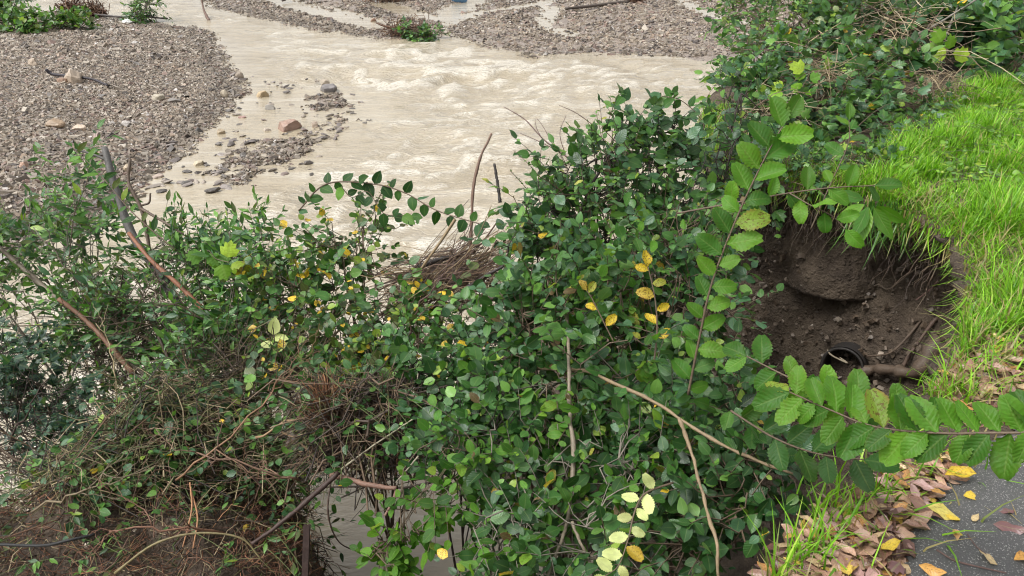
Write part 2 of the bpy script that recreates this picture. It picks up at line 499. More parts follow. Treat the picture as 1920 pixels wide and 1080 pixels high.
col = np.zeros((nr * nc, 4)); col[:, 3] = np.clip(foam, 0, 1).ravel(); col[:, 0] = np.clip(amp * 1.3, 0, 1).ravel()
mb = MB(); mb.add(np.stack([X, Y, Zw], -1), [grid_faces(nr, nc)], col)
tag(link('river_water', mb.mesh('river_water', M_WATER)), kind='structure')

# ------------------------------------------------------------------ the bank: verge, torn edge, soil face
def resample(p, ds):
    q = spline(p, 4000); L = np.concatenate([[0], np.cumsum(np.linalg.norm(np.diff(q, axis=0), axis=1))])
    out = [0.]
    while out[-1] < L[-1]:
        i = min(np.searchsorted(L, out[-1]), len(q) - 1)
        y = q[i, 1]; out.append(out[-1] + (ds if .6 < y < 6.2 else (.3 if y < 14 and y > -3 else 2.5)))
    out = np.minimum(out, L[-1])
    return np.stack([np.interp(out, L, q[:, k]) for k in range(2)], -1)
E = resample(BANK_EDGE, .04)
tan = norm(np.gradient(E, axis=0)); nl = np.stack([-tan[:, 1], tan[:, 0]], -1)
arc = np.concatenate([[0], np.cumsum(np.linalg.norm(np.diff(E, axis=0), axis=1))])
OUT = np.stack([np.array([(np.exp(-((arc - a) / 1.6) ** 2) * np.gradient(arc) * nl[:, k]).sum() for a in arc]) for k in range(2)], -1)
OUT = norm(OUT)
PROF = [(-110, 3.), (-60, 1.6), (-30, .7), (-16, .35), (-9, .18), (-5.5, .09), (-3.5, .04), (-2.2, .015), (-1.4, 0), (-.9, 0), (-.6, 0), (-.4, 0), (-.26, -.003), (-.16, -.008), (-.08, -.018), (-.02, -.035), (0.012, -.07),
        (-.03, -.12), (-.12, -.16), (-.21, -.2), (-.27, -.26), (-.29, -.33), (-.28, -.4), (-.26, -.48), (-.24, -.56), (-.22, -.65), (-.19, -.74), (-.17, -.84), (-.14, -.94), (-.1, -1.04), (-.05, -1.14),
        (.01, -1.24), (.08, -1.34), (.16, -1.45), (.26, -1.57), (.38, -1.7), (.54, -1.84), (.74, -2.0), (1.0, -2.18), (1.35, -2.4), (1.75, -2.65), (2.2, -2.95)]
PROF = np.array(PROF)
def bank_point(i, o, z):
    return np.stack([E[i, 0] + OUT[i, 0] * o, E[i, 1] + OUT[i, 1] * o, z], -1)
ii = np.arange(len(E))
V = np.stack([bank_point(ii, o + 0 * ii, z + 0. * ii) for o, z in PROF], 0)          # rows, edge, 3
face = smooth(0, -.14, PROF[:, 1])[:, None] * np.ones(len(E))[None]
n_a = fbm(V[..., 0] * 3.2, V[..., 1] * 3.2, V[..., 2] * 3.2 + 9, oct=4, seed=91) - .5
n_b = fbm(V[..., 0] * 13, V[..., 1] * 13, V[..., 2] * 13, oct=3, seed=95) - .5
n_c = 1 - np.abs(2 * fbm(V[..., 0] * 5.5, V[..., 1] * 5.5, V[..., 2] * 2.2, oct=3, seed=93) - 1)
push = face * (n_a * .30 + n_b * .13 + (n_c - .75) * .16)
edge_w = np.exp(-(PROF[:, 0] / .1) ** 2)[:, None] * (1 - face)
push = push + edge_w * n_b * .12
V[..., 0] += OUT[None, :, 0] * push; V[..., 1] += OUT[None, :, 1] * push
V[..., 2] += (1 - face) * (fbm(V[..., 0] * 1.7, V[..., 1] * 1.7, seed=97) - .5) * .05 * smooth(-.02, -.6, PROF[:, 0])[:, None] + face * n_b * .04
mb = MB(); mb.add(V, [grid_faces(len(PROF), len(E))])
tag(link('bank_ground', mb.mesh('bank_ground', M_SOIL)), kind='structure')
ASPH = [G(a, b, 0.)[:2] for a, b in [(1655, 1090), (1690, 1040), (1700, 985), (1728, 945), (1765, 905), (1820, 862), (1872, 812), (1905, 775), (1960, 752), (2100, 735), (2400, 720)]]
ASPH = np.array([(.78, .6), (.86, 1.05)] + [tuple(a) for a in ASPH] + [(5.5, 2.3), (9, 2.4), (9, -6), (-1.5, -6), (-.4, -1.5), (.35, .1)])
def top_z(x, y):
    """height of the verge surface next to the edge (before lip droop)"""
    return (fbm(x * 1.7, y * 1.7, seed=97) - .5) * .05
# asphalt: a fan of small quads following the ground a little above it
gx, gy = np.meshgrid(np.concatenate([np.arange(-1.6, .5, .1), np.arange(.5, 2.6, .022), np.arange(2.6, 9, .1)]), np.concatenate([np.arange(-6, .9, .1), np.arange(.9, 2.6, .022)]))
asd = poly_sd(ASPH, gx, gy) + (fbm(gx * 9, gy * 9, seed=13) - .5) * .06
ok = asd > 0
idx = -np.ones(gx.shape, int)
keep = np.zeros(gx.shape, bool)
q = ok[:-1, :-1] & ok[1:, :-1] & ok[:-1, 1:] & ok[1:, 1:]
for a in (0, 1):
    for b in (0, 1):
        keep[a:keep.shape[0] - 1 + a, b:keep.shape[1] - 1 + b] |= q
idx[keep] = np.arange(keep.sum())
qi = np.argwhere(q)
F = np.stack([idx[qi[:, 0], qi[:, 1]], idx[qi[:, 0], qi[:, 1] + 1], idx[qi[:, 0] + 1, qi[:, 1] + 1], idx[qi[:, 0] + 1, qi[:, 1]]], -1)
az = .03 + (fbm(gx * 1.3, gy * 1.3, seed=17) - .5) * .012
# round the rim down into the soil
az = np.where(asd < .1, az - .035 * (1 - np.clip(asd, 0, .1) / .1), az)
mb = MB(); mb.add(np.stack([gx, gy, az], -1)[keep], [F])
tag(link('asphalt_path', mb.mesh('asphalt_path', M_ASPH)), kind='structure')
ASPH_Z = .03

# ------------------------------------------------------------------ stones
def chips(mb, x, y, z, size, pal, rng, tilt=.36, thick=.22, n=5):
    N = len(x)
    ang = (np.arange(n)[None] + rng.uniform(-.32, .32, (N, n))) / n * 2 * math.pi
    rad = rng.uniform(.72, 1.15, (N, n))
    asp = rng.uniform(.42, .85, (N, 1))
    lx = np.cos(ang) * rad; ly = np.sin(ang) * rad * asp
    top = np.stack([lx * .9, ly * .9, np.full((N, n), 1.) * thick * rng.uniform(.6, 1.4, (N, 1))], -1)
    bot = np.stack([lx * 1.05, ly * 1.05, np.full((N, n), -.35)], -1)
    v = np.concatenate([top, bot], 1) * (size[:, None, None] * .5)
    th = rng.uniform(0, 2 * math.pi, N); a = rng.normal(0, tilt, N); b = rng.normal(0, tilt, N)
    ca, sa, cb, sb = np.cos(a), np.sin(a), np.cos(b), np.sin(b)
    X, Y_, Z_ = v[..., 0], v[..., 1], v[..., 2]
    Y2 = Y_ * ca[:, None] - Z_ * sa[:, None]; Z2 = Y_ * sa[:, None] + Z_ * ca[:, None]
    X2 = X * cb[:, None] + Z2 * sb[:, None]; Z3 = -X * sb[:, None] + Z2 * cb[:, None]
    c, s_ = np.cos(th)[:, None], np.sin(th)[:, None]
    w = np.stack([X2 * c - Y2 * s_ + x[:, None], X2 * s_ + Y2 * c + y[:, None], Z3 + z[:, None]], -1)
    base = (np.arange(N) * 2 * n)[:, None]
    tp = np.arange(n)[None] + base
    i = np.arange(n); j = (i + 1) % n
    sd = np.stack([i, i + n, j + n, j], -1)[None] + base[..., None]
    pc = np.array([p[0] for p in pal]); pw = np.array([p[1] for p in pal], float); pw /= pw.sum()
    col = pc[rng.choice(len(pal), N, p=pw)] * rng.uniform(.7, 1.3, (N, 1))
    col = np.concatenate([col, np.zeros((N, 1))], 1)
    mb.add(w.reshape(-1, 3), [tp, sd.reshape(-1, 4)], np.repeat(col, 2 * n, 0))
PAL_GRAVEL = [((.165, .132, .098), 5), ((.23, .19, .145), 5), ((.30, .262, .21), 2.), ((.075, .06, .05), 2.4), ((.24, .18, .13), 1.6), ((.19, .13, .105), 1.2), ((.42, .39, .36), .3)]
mb = MB()
def scatter(n, x0, x1, y0, y1, size_lo, size_hi, lo=-.02, sides=5):
    x = rng.uniform(x0, x1, n); y = rng.uniform(y0, y1, n)
    px, py, d = project(np.stack([x, y, np.full(n, WL)], -1))
    k = (px > -130) & (px < 2050) & (py > -45)
    x, y = x[k], y[k]; z = bed_height(x, y); k = z > WL + lo; x, y, z = x[k], y[k], z[k]
    sz = rng.uniform(size_lo, size_hi, len(x)) * (1 + .9 * (rng.random(len(x)) < .06))
    sz = sz * (1 + .75 * (1 - smooth(9.5, 16, y)) * (x < -5.4) * (rng.random(len(sz)) < .5))
    wet = z < WL + .035 + .03 * rng.random(len(z))              # soaked stones along the waterline are dark
    for q, pal in ((wet, [(tuple(np.array(c) * .78), w) for c, w in PAL_GRAVEL]), (~wet, PAL_GRAVEL)):
        chips(mb, x[q], y[q], z[q] + .004, sz[q], pal, rng, n=sides)
scatter(84000, -17, -2.5, 8.5, 20, .045, .118, sides=4)
scatter(48000, -24, -5, 19, 32, .065, .15, sides=4)
scatter(66000, -16, 16, 22, 45, .08, .18, -.035, 4)
scatter(9000, -5.2, -2.2, 12, 22, .04, .11, -.04)
o = link('gravel', mb.mesh('gravel', M_STONE, False)); tag(o, 'loose grey brown slate gravel covering the river bars', 'gravel', kind='stuff')

import bmesh
def rock_mesh(name, size, col, seed, sub=3, flat=.7):
    bm = bmesh.new(); bmesh.ops.create_icosphere(bm, subdivisions=sub, radius=1.)
    v = np.array([q.co[:] for q in bm.verts]); f = [[q.index for q in p.verts] for p in bm.faces]; bm.free()
    r = np.random.default_rng(seed)
    for k in range(14):                               # chop flat faces
        nrm = norm(r.normal(size=3)); c = r.uniform(.5, .82)
        d = v @ nrm; v = v - np.clip(d - c, 0, 9)[:, None] * nrm * .97
    n = fbm(v[:, 0] * 2 + seed, v[:, 1] * 2, v[:, 2] * 2, oct=3, seed=seed) - .5
    v = v * (1 + n[:, None] * .35) * np.asarray(size) / 2 * 1.15
    mb = MB(); mb.add(v, [np.array(f)], (*col, 0))
    return mb.mesh(name, M_STONE, False)
# px, py (base centre), width px, height px, colour, label
ROCKS = [(143, 180, 44, 26, (.36, .29, .22), 'pale tan boulder lying against the dark stick on the gravel bar', 'boulder'),
         (122, 181, 18, 9, (.30, .2, .14), 'low brown stone beside the tan boulder on the gravel bar', 'stone'),
         (70, 148, 20, 12, (.34, .27, .2), 'small sandy stone above the tan boulder on the gravel bar', 'stone'),
         (537, 245, 46, 20, (.29, .19, .145), 'large reddish brown boulder in the shallow water', 'boulder'),
         (617, 172, 36, 17, (.16, .145, .14), 'dark grey boulder nearest the main current', 'boulder'),
         (491, 181, 26, 12, (.36, .27, .16), 'ochre boulder in shallow water off the bar', 'boulder'),
         (507, 206, 24, 13, (.25, .23, .2), 'grey wedge shaped boulder in the shallows', 'boulder'),
         (371, 311, 24, 13, (.38, .32, .22), 'yellowish rounded boulder standing in the shallow side channel', 'boulder'),
         (422, 184, 15, 14, (.42, .36, .27), 'cream rounded stone at the tip of the gravel bar', 'stone'),
         (451, 148, 18, 13, (.2, .16, .12), 'brown stone in the water just off the bar tip', 'stone'),
         (413, 251, 19, 11, (.3, .24, .16), 'small tan wedge stone in the side channel', 'stone'),
         (372, 250, 15, 9, (.09, .085, .08), 'small dark grey stone at the water edge of the bar', 'stone'),
         (107, 258, 32, 14, (.28, .2, .13), 'rusty brown flat stone on the gravel bar', 'stone'),
         (152, 259, 25, 10, (.42, .33, .25), 'pale flat stone right of the rusty brown one', 'stone'),
         (236, 247, 22, 11, (.36, .33, .3), 'light grey flat stone on the gravel bar', 'stone'),
         (298, 200, 28, 9, (.33, .29, .22), 'flat tan slab near the middle of the gravel bar', 'stone'),
         (325, 201, 26, 8, (.2, .18, .16), 'flat grey slab beside the tan slab on the bar', 'stone'),
         (50, 333, 20, 12, (.33, .21, .15), 'orange brown stone low on the gravel bar', 'stone'),
         (590, 238, 18, 10, (.33, .26, .2), 'small brown stone right of the reddish boulder', 'stone'),
         (500, 246, 16, 9, (.4, .34, .28), 'pale stone left of the reddish boulder', 'stone'),
         (293, 334, 24, 8, (.34, .27, .22), 'flat tan stone in the side channel near the broken trunk', 'stone'),
         (452, 222, 26, 6, (.32, .2, .17), 'thin reddish slab in the shallow water', 'stone'),
         (607, 158, 20, 9, (.3, .25, .19), 'tan stone just above the dark grey boulder', 'stone'),
         (238, 326, 22, 13, (.38, .3, .21), 'sandy rounded stone at the foot of the bar', 'stone'),
         (700, 40, 12, 6, (.25, .15, .1), 'brown stone in the far gravel channel', 'stone')]
for k, (px, py, w, h, c, lab, cat) in enumerate(ROCKS):
    g = G(px, py); _, _, d = project(g)
    z = max(float(bed_height(np.array([g[0]]), np.array([g[1]]))[0]), WL - .03)
    W = w * d / FPX; H = h * d / FPX
    o = link(cat, rock_mesh(cat, (W, W * .75, H * 1.7), c, 100 + k), loc=(g[0], g[1] + W * .2, z + H * .28))
    o.rotation_euler = (0, 0, rng.uniform(-.4, .4)); tag(o, lab, cat)
SHAPES = [rock_mesh('stone', (1, .7, .42), c, 300 + k, 2) for k, c in enumerate([(.1, .085, .075), (.13, .115, .1), (.2, .17, .14), (.08, .07, .06), (.26, .22, .18), (.17, .13, .11), (.12, .1, .09), (.22, .19, .17)])]
zones = [((440, 600), (130, 210), 34, .7, 'in the shallows between the ochre boulder and the bar'), ((560, 700), (150, 240), 30, .8, 'around the dark grey boulder by the main current'), ((440, 640), (225, 275), 34, .8, 'around the large reddish boulder'),
         ((290, 470), (260, 345), 34, .9, 'in the side channel near the yellowish boulder'), ((400, 610), (255, 330), 44, .9, 'on the long gravel islet'), ((270, 430), (335, 362), 14, 1., 'in the side channel next to the broken trunk'), ((425, 455), (140, 220), 26, .8, 'along the waterline at the bar tip')]
for (xa, xb), (ya, yb), n, sc, where in zones:
    for _ in range(n):
        px, py = rng.uniform(xa, xb), rng.uniform(ya, yb)
        g = G(px, py)
        z = float(bed_height(np.array([g[0]]), np.array([g[1]]))[0])
        if z > WL + .12: continue
        s = rng.uniform(.08, .24) * sc
        o = link('river_stone', SHAPES[rng.integers(8)], loc=(g[0], g[1], max(z, WL) + s * rng.uniform(-.05, .12)))
        o.scale = (s * rng.uniform(.8, 1.5), s, s * rng.uniform(.6, 1.1)); o.rotation_euler = (rng.normal(0, .2), rng.normal(0, .2), rng.uniform(0, 6))
        tag(o, 'small wet stone ' + where, 'stone', 'small stones ' + where)

# ------------------------------------------------------------------ leaves
def leaf_tpl(kind, r):
    if kind in ('ivy', 'vine'):
        lobes = {'ivy': [(0, 1.), (.28, .52), (.62, .72), (.85, .42), (1.25, .55), (1.55, .3)], 'vine': [(0, 1.), (.22, .78), (.45, .9), (.7, .6), (1.0, .8), (1.35, .55), (1.62, .5)]}[kind]
        a = [(t * 1.0, q) for t, q in lobes]
        pts = [(math.sin(t) * q * .62, math.cos(t) * q * .62) for t, q in a] + [(.0, -.12)] + [(-math.sin(t) * q * .62, math.cos(t) * q * .62) for t, q in reversed(a[1:])]
        p = np.array(pts); p[:, 1] += .3
        v = np.vstack([[0, .3, 0.03]] + [[x, y, 0] for x, y in p])
        bend = r.uniform(.0, .5)
        v[:, 2] += -bend * (v[:, 1] - .2) ** 2 - np.abs(v[:, 0]) * r.uniform(-.25, .3) + r.normal(0, .02, len(v))
        n = len(pts)
        f = np.array([[0, 1 + (i + 1) % n, 1 + i] for i in range(n)])
        lc = np.stack([v[:, 0] * 1.6, v[:, 1], np.full(len(v), r.random())], -1)
        return v, [f], lc
    n, cols, ratio, serr = {'oval': (5, 3, .70, 0), 'elm': (18, 5, .66, .15), 'lance': (4, 3, .36, 0), 'hazel': (8, 3, .62, .14), 'round': (5, 3, .8, 0), 'small': (4, 3, .5, 0), 'fallen': (5, 5, .48, 0)}[kind]
    wf = {'oval': lambda t: np.sin(math.pi * t ** .78) ** .62 * (1 - .12 * t), 'elm': lambda t: np.sin(math.pi * np.clip(t, 0, 1) ** .85) ** .62, 'hazel': lambda t: np.sin(math.pi * np.clip(t, 0, 1) ** .9) ** .7, 'lance': lambda t: np.sin(math.pi * t ** .8),
          'round': lambda t: np.sin(math.pi * t ** .75) ** .6, 'small': lambda t: np.sin(math.pi * t ** .8) ** .8, 'fallen': lambda t: np.sin(math.pi * t ** .85) ** .75}[kind]
    t = np.linspace(0, 1, n + 1); w = np.maximum(wf(np.clip(t, .0, 1)) * ratio / 2, .012)
    if serr: w = w * (1 - serr * (np.arange(n + 1) % 2))
    xs = np.linspace(-1, 1, cols)
    fold = r.uniform(-.05, .45); droop = r.uniform(-.1, .5); tw = r.normal(0, .25); wav = r.uniform(.0, .06)
    if kind == 'elm': fold = r.uniform(-.1, .75); wav = r.uniform(.02, .07); droop = r.uniform(-.1, .7)
    if kind == 'fallen': fold = r.uniform(-.3, .9); droop = r.uniform(-.4, .4); wav = .07
    Xl = xs[None] * w[:, None]; Tl = np.repeat(t[:, None], cols, 1)
    if serr: Tl = Tl + np.abs(xs)[None] * (.035 * (np.arange(n + 1) % 2)[:, None] - .0) + .06 * np.abs(xs)[None] * 0
    if kind == 'elm': Xl = Xl * (1 + .1 * np.sign(xs)[None] * (1 - t)[:, None]); Tl = Tl + .05 * np.abs(xs[None]) * (w[:, None] > .02)
    Zl = np.abs(Xl) * fold - droop * Tl ** 2 * .5 + wav * np.sin(Tl * 9 + r.uniform(0, 6)) * np.abs(xs)[None] ** 1.5 + tw * Xl * Tl
    Yl = Tl * (1 - .12 * abs(droop) * Tl)
    v = np.stack([Xl, Yl, Zl], -1).reshape(-1, 3)
    lc = np.stack([np.repeat(xs[None], n + 1, 0), Tl, np.full(Tl.shape, r.random())], -1).reshape(-1, 3)
    return v, [grid_faces(n + 1, cols)], lc
TPL = {}
for kind in ('oval', 'elm', 'hazel', 'lance', 'round', 'small', 'fallen', 'ivy', 'vine'):
    r_ = np.random.default_rng(sum(map(ord, kind)))
    TPL[kind] = [leaf_tpl(kind, r_) for _ in range(8)]
LEAF_MESH = {}
def leaf_mesh(kind, var, col, mat=None, name='leaf'):
    key = (kind, var, tuple(np.round(col, 3)), mat.name if mat else '')
    if key not in LEAF_MESH:
        v, f, lc = TPL[kind][var]
        mb = MB(); mb.add(v, f, col, lc)
        LEAF_MESH[key] = mb.mesh(name, mat or M_LEAF)
    return LEAF_MESH[key]
def frames(d, n):
    y = norm(d); x = norm(np.cross(y, n)); z = np.cross(x, y)
    return np.stack([x, y, z], -1)                     # columns
from mathutils import Matrix
def place_leaves(root, pos, d, nrm, size, kind, colidx, pal, rng, limit=300, part='leaf', mat=None, score_bonus=None):
    """nearest / largest leaves become parts of their own, the rest one part of kind stuff"""
    N = len(pos)
    if N == 0: return
    R = frames(d, nrm); var = rng.integers(0, 8, N)
    px, py, dep = project(pos)
    vis = (px > -30) & (px < 1950) & (py > -30) & (py < 1110)
    score = np.where(vis, size / np.maximum(dep, .2), 0)
    cell = (px // 26).astype(int) * 1000 + (py // 26).astype(int)
    order = np.argsort(dep); first = np.zeros(N, bool); seen = {}
    for i in order:
        c = cell[i]; k = seen.get(c, 0)
        if k < 2: first[i] = True; seen[c] = k + 1
    score = score * np.where(first, 1., .35)
    top = np.argsort(-score)[:limit]; top = top[score[top] > 0]
    ind = np.zeros(N, bool); ind[top] = True
    base = np.array(root.location)
    for i in np.where(ind)[0]:
        o = bpy.data.objects.new(part, leaf_mesh(kind, int(var[i]), pal[colidx[i]], mat, part)); COLL.objects.link(o); o.parent = root
        m = Matrix.Identity(4); s = size[i]
        for a in range(3):
            for b in range(3): m[a][b] = R[i, a, b] * s
            m[a][3] = pos[i, a] - base[a]
        o.matrix_basis = m
    rest = np.where(~ind)[0]
    if len(rest):
        mb = MB()
        for v_ in range(8):
            q = rest[var[rest] == v_]
            if not len(q): continue
            v, f, lc = TPL[kind][v_]
            w = np.einsum('nij,kj->nki', R[q], v) * size[q, None, None] + pos[q, None, :] - base
            k = len(v); off = (np.arange(len(q)) * k)[:, None, None]
            polys = [(np.asarray(g)[None] + off).reshape(-1, np.asarray(g).shape[1]) for g in f]
            c = np.asarray(pal)[colidx[q]].copy(); c[:, :3] *= rng.uniform(.75, 1.3, (len(q), 1))
            l2 = np.tile(lc, (len(q), 1)); l2[:, 2] = np.repeat(rng.random(len(q)), k)
            mb.add(w.reshape(-1, 3), polys, np.repeat(c, k, 0), l2)
        tag(link('foliage', mb.mesh('foliage', mat or M_LEAF), root), kind='stuff')

def pick(pal_w, n, rng):
    w = np.array(pal_w, float); return rng.choice(len(w), n, p=w / w.sum())

# name -> list of (rgba, weight)
DG, MG, LG, BG, YG, YE, OL = (.024, .072, .016, 0), (.05, .135, .026, 0), (.11, .24, .04, .1), (.045, .115, .048, 0), (.20, .30, .04, .3), (.62, .42, .03, .8), (.07, .10, .025, .3)
PALS = {'dogwood': [(DG, 3.5), (MG, 5), (BG, 4), (LG, 1.6), (YG, .25), (YE, .05)],
        'dark': [((.02, .064, .015, 0), 4.5), ((.036, .105, .022, 0), 5), (BG, 1.2), (MG, 2.2), (LG, 1.2), (YG, .2), (YE, .08)],
        'turning': [(DG, 3), (MG, 4), (LG, 1.5), (OL, 1.5), (YG, 1.), (YE, .7)],
        'privet': [(DG, 2), (MG, 5), (BG, 3), (LG, 3.5), (OL, 1.5), (YG, .4)],
        'ivy': [((.012, .04, .022, 0), 5), ((.02, .06, .03, 0), 4), ((.035, .085, .05, 0), 2)],
        'bramble': [(DG, 2), (MG, 4), (BG, 5), (LG, 2.5), (YG, .5), (YE, .1)],
        'willow': [(MG, 4), (LG, 5), (OL, 2), (YG, 1), (DG, 2)],
        'lime': [((.17, .34, .03, .1), 3), (LG, 2), ((.28, .40, .04, .3), 1.5)],
        'elm': [((.07, .185, .014, .15), 4), ((.042, .13, .013, .15), 4), ((.10, .235, .018, .25), 2), ((.17, .26, .03, .8), .6)],
        'mixed': [((.05, .14, .02, .2), 4), ((.08, .2, .025, .25), 4), ((.03, .09, .02, .1), 3), ((.14, .27, .03, .4), 1.2), ((.3, .32, .05, .9), .4), ((.12, .09, .04, .8), .3)],
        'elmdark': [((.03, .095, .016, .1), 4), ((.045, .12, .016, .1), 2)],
        'spotty': [((.55, .40, .03, 1.), 2), ((.5, .36, .06, 1.), 2), ((.30, .32, .04, 1.), 3)]}
BARK_BROWN, BARK_DARK, BARK_GREY, BARK_TAN, BARK_RED = (.10, .07, .045, 0), (.035, .025, .02, 0), (.16, .14, .11, 0), (.28, .20, .11, 0), (.20, .085, .045, 0)

def blob(px, py, d, rx, ry, rz=None):
    s = d / FPX
    return (P(px, py, d), np.array([rx * s, (rz if rz else (rx + ry) * .5 * s), ry * s]))

def wobble(pts, amp, rng):
    k = len(pts); n = rng.normal(0, amp, (k, 3)); n[0] = 0
    return pts + np.cumsum(n, 0) * .5

def shrub(name, label, cat, roots, blobs, kind, size, pal, ntwig, nleaf=8, twig=.2, limb_r=.012, bark=BARK_BROWN, seed=1, up=.3, droop=.15, limit=300, stems=(), group=None, shell=.45, face=.45, nbranch=7, flat=.7, twig_r=.0022, clump=6, mat=None):
    r = np.random.default_rng(seed)
    roots = [np.asarray(q, float) for q in roots]
    root = empty(name, roots[0]); tag(root, label, cat, group)
    base = roots[0]
    C = np.array([b[0] for b in blobs]); Rr = np.array([b[1] for b in blobs])
    tb = MB(); samp = []
    for k, (c, rad) in enumerate(blobs):
        q = roots[int(np.argmin([np.linalg.norm((c - a)[:2]) for a in roots]))]
        mid = (q + c) / 2 + np.array([r.normal(0, .06), r.normal(0, .06), .12 * np.linalg.norm((c - q)[:2])])
        pts = wobble(spline([q, mid, c + rad * np.array([0, 0, .3])], 11), .012, r)
        rr = np.linspace(limb_r, limb_r * .3, 11)
        mb = MB(); tubes(mb, pts - base, rr, 6, bark); link('stem', mb.mesh('stem', M_BARK), root)
        for _ in range(nbranch):
            a = pts[r.integers(4, 11)]
            u = norm(r.normal(size=3)); e = c + rad * u * r.uniform(.5, .95)
            m = (a + e) / 2 + r.normal(0, .05, 3) * np.linalg.norm(e - a)
            bp = spline([a, m, e], 7)
            tubes(tb, bp - base, np.linspace(limb_r * .4, twig_r, 7), 4, bark)
            samp.append(bp[2:])
    for (pp, r0, r1, bc) in stems:
        pts = spline([P(*q) if len(q) == 3 else q for q in pp] if not isinstance(pp, np.ndarray) else pp, max(12, 5 * len(pp)))
        n = len(pts); pts = pts + np.cumsum(r.normal(0, .0015, (n, 3)), 0)
        pts = pts + norm(r.normal(size=3)) * (np.sin(np.arange(n) * .55 + r.uniform(0, 6)) * r0 * .8)[:, None]
        rr = np.linspace(r0, r1, n) * (1 + .22 * r.normal(0, 1, n).clip(-1, 1.6))
        mb = MB(); tubes(mb, pts - base, rr, 8, bc); link('stem', mb.mesh('stem', M_BARK), root)
    S = np.concatenate(samp)
    w = (Rr.prod(1)) ** .67; bi = r.choice(len(blobs), ntwig, p=w / w.sum())
    u = norm(r.normal(size=(ntwig, 3))); rad = r.random(ntwig) ** shell
    p = C[bi] + Rr[bi] * u * rad[:, None]
    if clump:                                          # sprays: neighbours gather, gaps open between them
        ns = max(3, ntwig // clump); par = r.integers(0, ns, ntwig)
        p = np.where((np.arange(ntwig) < ns)[:, None], p, p[par] + r.normal(0, .5, (ntwig, 3)) * np.minimum(twig * .75, Rr[bi[par]].mean(1))[:, None]); bi = np.where(np.arange(ntwig) < ns, bi, bi[par])
    D = np.linalg.norm(p[:, None] - S[None], axis=-1); near = S[np.argmin(D + r.uniform(0, .05, D.shape), 1)]
    outv = norm((p - C[bi]) / Rr[bi] * Rr[bi].mean(1, keepdims=True))
    d = norm(outv * .55 + np.array([0, 0, up]) + r.normal(0, .42, (ntwig, 3)) + norm(p - near) * .45)
    L = twig * r.uniform(.6, 1.35, ntwig)
    ts = np.linspace(0, 1, 4)
    tp = p[:, None] + d[:, None] * (L[:, None] * ts)[..., None] + np.array([0, 0, -1]) * (droop * L[:, None] * ts ** 2)[..., None]
    m1 = near * .5 + p * .5 + r.normal(0, .015, p.shape)
    line = np.concatenate([near[:, None], m1[:, None], tp], 1)
    tubes(tb, line - base, np.linspace(twig_r * 1.5, twig_r * .6, 6)[None] * np.ones((ntwig, 1)), 3, bark, cap=False)
    tag(link('twigs', tb.mesh('twigs', M_BARK), root), kind='stuff')
    # leaves along the twigs
    j = np.arange(nleaf); tj = (j + .6) / nleaf
    t = np.clip(tj[None] + r.normal(0, .04, (ntwig, nleaf)), 0.02, 1)
    pos = p[:, None] + d[:, None] * (L[:, None] * t)[..., None] + np.array([0, 0, -1]) * (droop * L[:, None] * t ** 2)[..., None]
    side = norm(np.cross(d, [0, 0, 1.]) + r.normal(0, .25, d.shape))[:, None] * np.where(j % 2 == 0, 1, -1)[None, :, None]
    ld = norm(d[:, None] * .55 + side * .85 + r.normal(0, .28, pos.shape) + np.array([0, 0, -.22]))
    ld[:, -1] = norm(d + r.normal(0, .2, d.shape))
    nrm = norm(np.array([0, 0, 1.]) * flat + outv[:, None] * .35 + np.array([-.1, -.85, .5]) * face + r.normal(0, .55, pos.shape))
    sz = size * r.uniform(.4, 1.25, (ntwig, nleaf)) * r.uniform(.75, 1.15, (ntwig, 1))
    keep = r.random((ntwig, nleaf)) < .92
    cols = [c for c, _ in PALS[pal]]; ci = pick([q for _, q in PALS[pal]], ntwig * nleaf, r).reshape(ntwig, nleaf)
    place_leaves(root, pos[keep], ld[keep], nrm[keep], sz[keep], kind, ci[keep], cols, r, limit, mat=mat)
    return root

def leafy_branch(name, label, pts, r0, r1, kind, size, gap, pal, seed, bark=BARK_BROWN, updn=None, cat='branch', skip=0., face=.8, jitter=.25, spread=.9, group=None, tipgrow=1.):
    """one branch whose every leaf is a part: leaves alternate left and right of the stem"""
    r = np.random.default_rng(seed)
    W = [P(*q) if len(q) == 3 and q[2] > .3 and abs(q[0]) > 5 else np.asarray(q, float) for q in pts]
    n = 40; c = spline(W, n); L = np.concatenate([[0], np.cumsum(np.linalg.norm(np.diff(c, axis=0), axis=1))])
    root = empty(name, c[0]); tag(root, label, cat, group)
    mb = MB(); tubes(mb, c - c[0], np.linspace(r0, r1, n), 7, bark); link('stem', mb.mesh('stem', M_BARK), root)
    s = np.arange(skip * L[-1], L[-1], gap); s = np.append(s, L[-1])
    pos = np.stack([np.interp(s, L, c[:, k]) for k in range(3)], -1)
    tg = norm(np.stack([np.interp(s, L, np.gradient(c[:, k], L)) for k in range(3)], -1))
    toc = norm(EYE - pos)
    side = norm(np.cross(tg, toc)) * np.where(np.arange(len(s)) % 2 == 0, 1, -1)[:, None]
    d = norm(tg * .5 + side * spread + r.normal(0, jitter, pos.shape)); d[-1] = tg[-1]
    nrm = norm(toc * face + np.array([0, 0, .55]) + r.normal(0, .25, pos.shape))
    sz = size * r.uniform(.75, 1.15, len(s)) * np.linspace(1, tipgrow, len(s))
    cols = [q for q, _ in PALS[pal]]
    place_leaves(root, pos, d, nrm, sz, kind, pick([w for _, w in PALS[pal]], len(s), r), cols, r, 300, mat=M_ELM)
    return root

